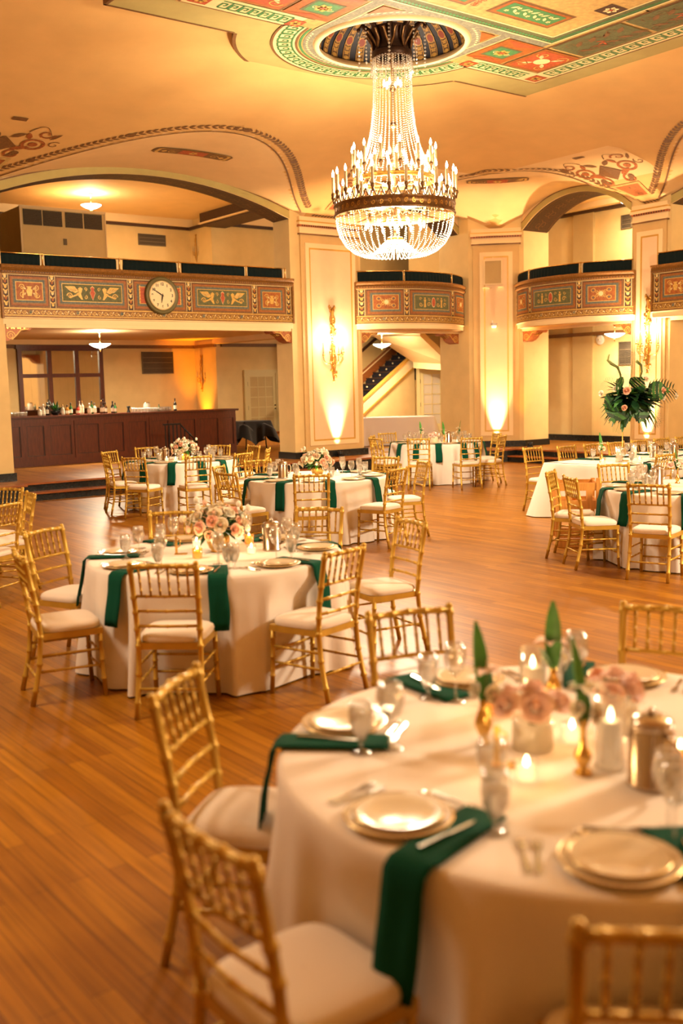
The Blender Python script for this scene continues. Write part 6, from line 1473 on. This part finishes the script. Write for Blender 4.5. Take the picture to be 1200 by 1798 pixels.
frond((.08, 0, .98), (.10, -.1, 1), .56, 24, .34, 'leaf_dark', .0, w_=.013).build('palm_frond', t)
frond((.25, -.05, .95), (1, -.1, .34), .50, 9, .22, 'leaf_dark', .25, w_=.04).build('palm_frond', t)
frond((.0, -.1, .80), (-.35, -.2, -1), .46, 14, .13, 'leaf_bright', -.1).build('palm_frond', t)
for q in ((.10, -.1, -1), (.55, -.1, -.9), (.8, .1, -.75)):
    frond((.30, -.02, .80), q, .36, 10, .15, 'leaf_dark', .1).build('palm_frond', t)
frond((-.02, 0, .98), (-.8, 0, .7), .34, 10, .16, 'leaf_dark', .2).build('palm_frond', t)
for pts_l in ([(-.02, 0, 1.05), (-.04, 0, 1.22), (-.08, 0, 1.32), (-.17, 0, 1.37), (-.22, 0, 1.42), (-.20, 0, 1.50)], [(.22, 0, 1.1), (.26, 0, 1.25), (.25, 0, 1.34), (.18, 0, 1.40)]):
    m = MB(); m.tube(pts_l, [.010, .014, .018, .022, .018, .006][:len(pts_l)], 'leaf_olive', 7)
    for a, b in zip(pts_l, pts_l[1:]):
        for k in range(8):
            p = Vector(a).lerp(Vector(b), k/8); leaf_card(m, p, (rr.uniform(-1, 1), rr.uniform(-1, 1), .6), .035, .012, 'leaf_olive', .1, 2)
    m.build('foxtail_spike', t)
def monstera(p, d, up, sz):
    m = MB(); d = Vector(d).normalized(); s = d.cross(Vector(up)).normalized(); n = s.cross(d)
    for sd in (-1, 1):
        for k in range(6):
            a0 = .1+.15*k; a1 = a0+.138; w0 = sz*.52*sin(pi*min(.97, a0+.12))**.6; w1 = sz*.52*sin(pi*min(.97, a1+.12))**.6
            P = lambda u, w: Vector(p)+d*sz*u+s*sd*w+n*(.12*w+.05*sz*u*u)
            m.face([P(a0, 0), P(a1, 0), P(a1+.03, w1*.6), P(a1+.07, w1), P(a0+.07, w0), P(a0+.02, w0*.6)], 'leaf_green' if k % 2 else 'leaf_dark', True)
    m.face([Vector(p)+s*sz*.02, Vector(p)-s*sz*.02, Vector(p)+d*sz*.95], 'leaf_green'); return m
for p, d, sz in (((-.05, -.12, .86), (-.45, -.3, -.75), .36), ((.16, -.18, .85), (.1, -.2, -1), .30), ((.10, -.15, 1.0), (.25, -.5, .45), .26), ((-.05, -.12, 1.0), (-.4, -.5, .4), .26), ((.30, -.1, .95), (.9, -.4, .1), .3), ((-.08, -.1, .86), (-.9, -.4, -.3), .28)): monstera(p, d, (0, -1, .4), sz).build('monstera_leaf', t)
for c_, p, r in (('peach', (-.03, -.24, .99), .055), ('cream', (.26, -.12, 1.14), .05), ('peach', (.50, -.14, .98), .05), ('white', (-.16, -.16, 1.02), .04), ('white', (-.33, -.05, .96), .04), ('white', (.70, -.05, .90), .045), ('peach', (-.05, -.2, .76), .04), ('white', (.52, -.1, .88), .035)): put_rose(t, c_, (p[0], p[1]-.05, p[2]), (p[0]-.13, p[1]-.4, p[2]-.85), r*1.45)

# wooden high chair
hc = px(1013, 972, 0); t = thing('high_chair', 'pale pine wooden high chair with slatted sides between the two gold chairs', 'high chair', (2.76, 11.98, 0), radians(-6))
m = MB()
for x in (-.23, .23):
    for y in (-.22, .22): m = MB(); m.prism([(x*1.0-.022, y*1.0-.022), (x+.022, y-.022), (x+.022, y+.022), (x-.022, y+.022)], 0, .76 if y > 0 else .80, 'pine'); m.build('post', t)
for z, h_ in ((.70, .09), (.50, .085)):
    for y in (-.22, .22): m = MB(); m.box(-.23, .23, y-.012, y+.012, z-h_/2, z+h_/2, 'pine'); m.build('rail', t)
    for x in (-.23, .23): m = MB(); m.box(x-.012, x+.012, -.22, .22, z-h_/2, z+h_/2, 'pine'); m.build('rail', t)
for x in (-.10, .13): m = MB(); m.box(x-.035, x+.035, -.232, -.215, .54, .66, 'pine'); m.build('slat', t)
m = MB(); m.box(-.235, .235, -.23, .235, .44, .465, 'pine'); m.build('seat', t); m = MB(); m.box(-.25, .25, -.26, -.20, 0, .10, 'pine'); m.box(-.25, .25, .20, .26, 0, .10, 'pine'); m.box(-.25, -.20, -.20, .20, 0, .07, 'pine'); m.box(.20, .25, -.20, .20, 0, .07, 'pine'); m.build('base', t)
m = MB(); m.box(-.21, .21, -.235, -.225, .12, .22, 'pine'); m.build('footrest', t)
m = MB(); m.tube([(.02, -.24, .46), (.04, -.25, .36), (.02, -.25, .28), (.05, -.25, .20)], .011, 'black_cloth', 6); m.build('strap', t)
m = MB(); m.tube([(-.25, -.20, .80), (-.25, .20, .78)], .028, 'pine', 10); m.build('arm_rail', t)
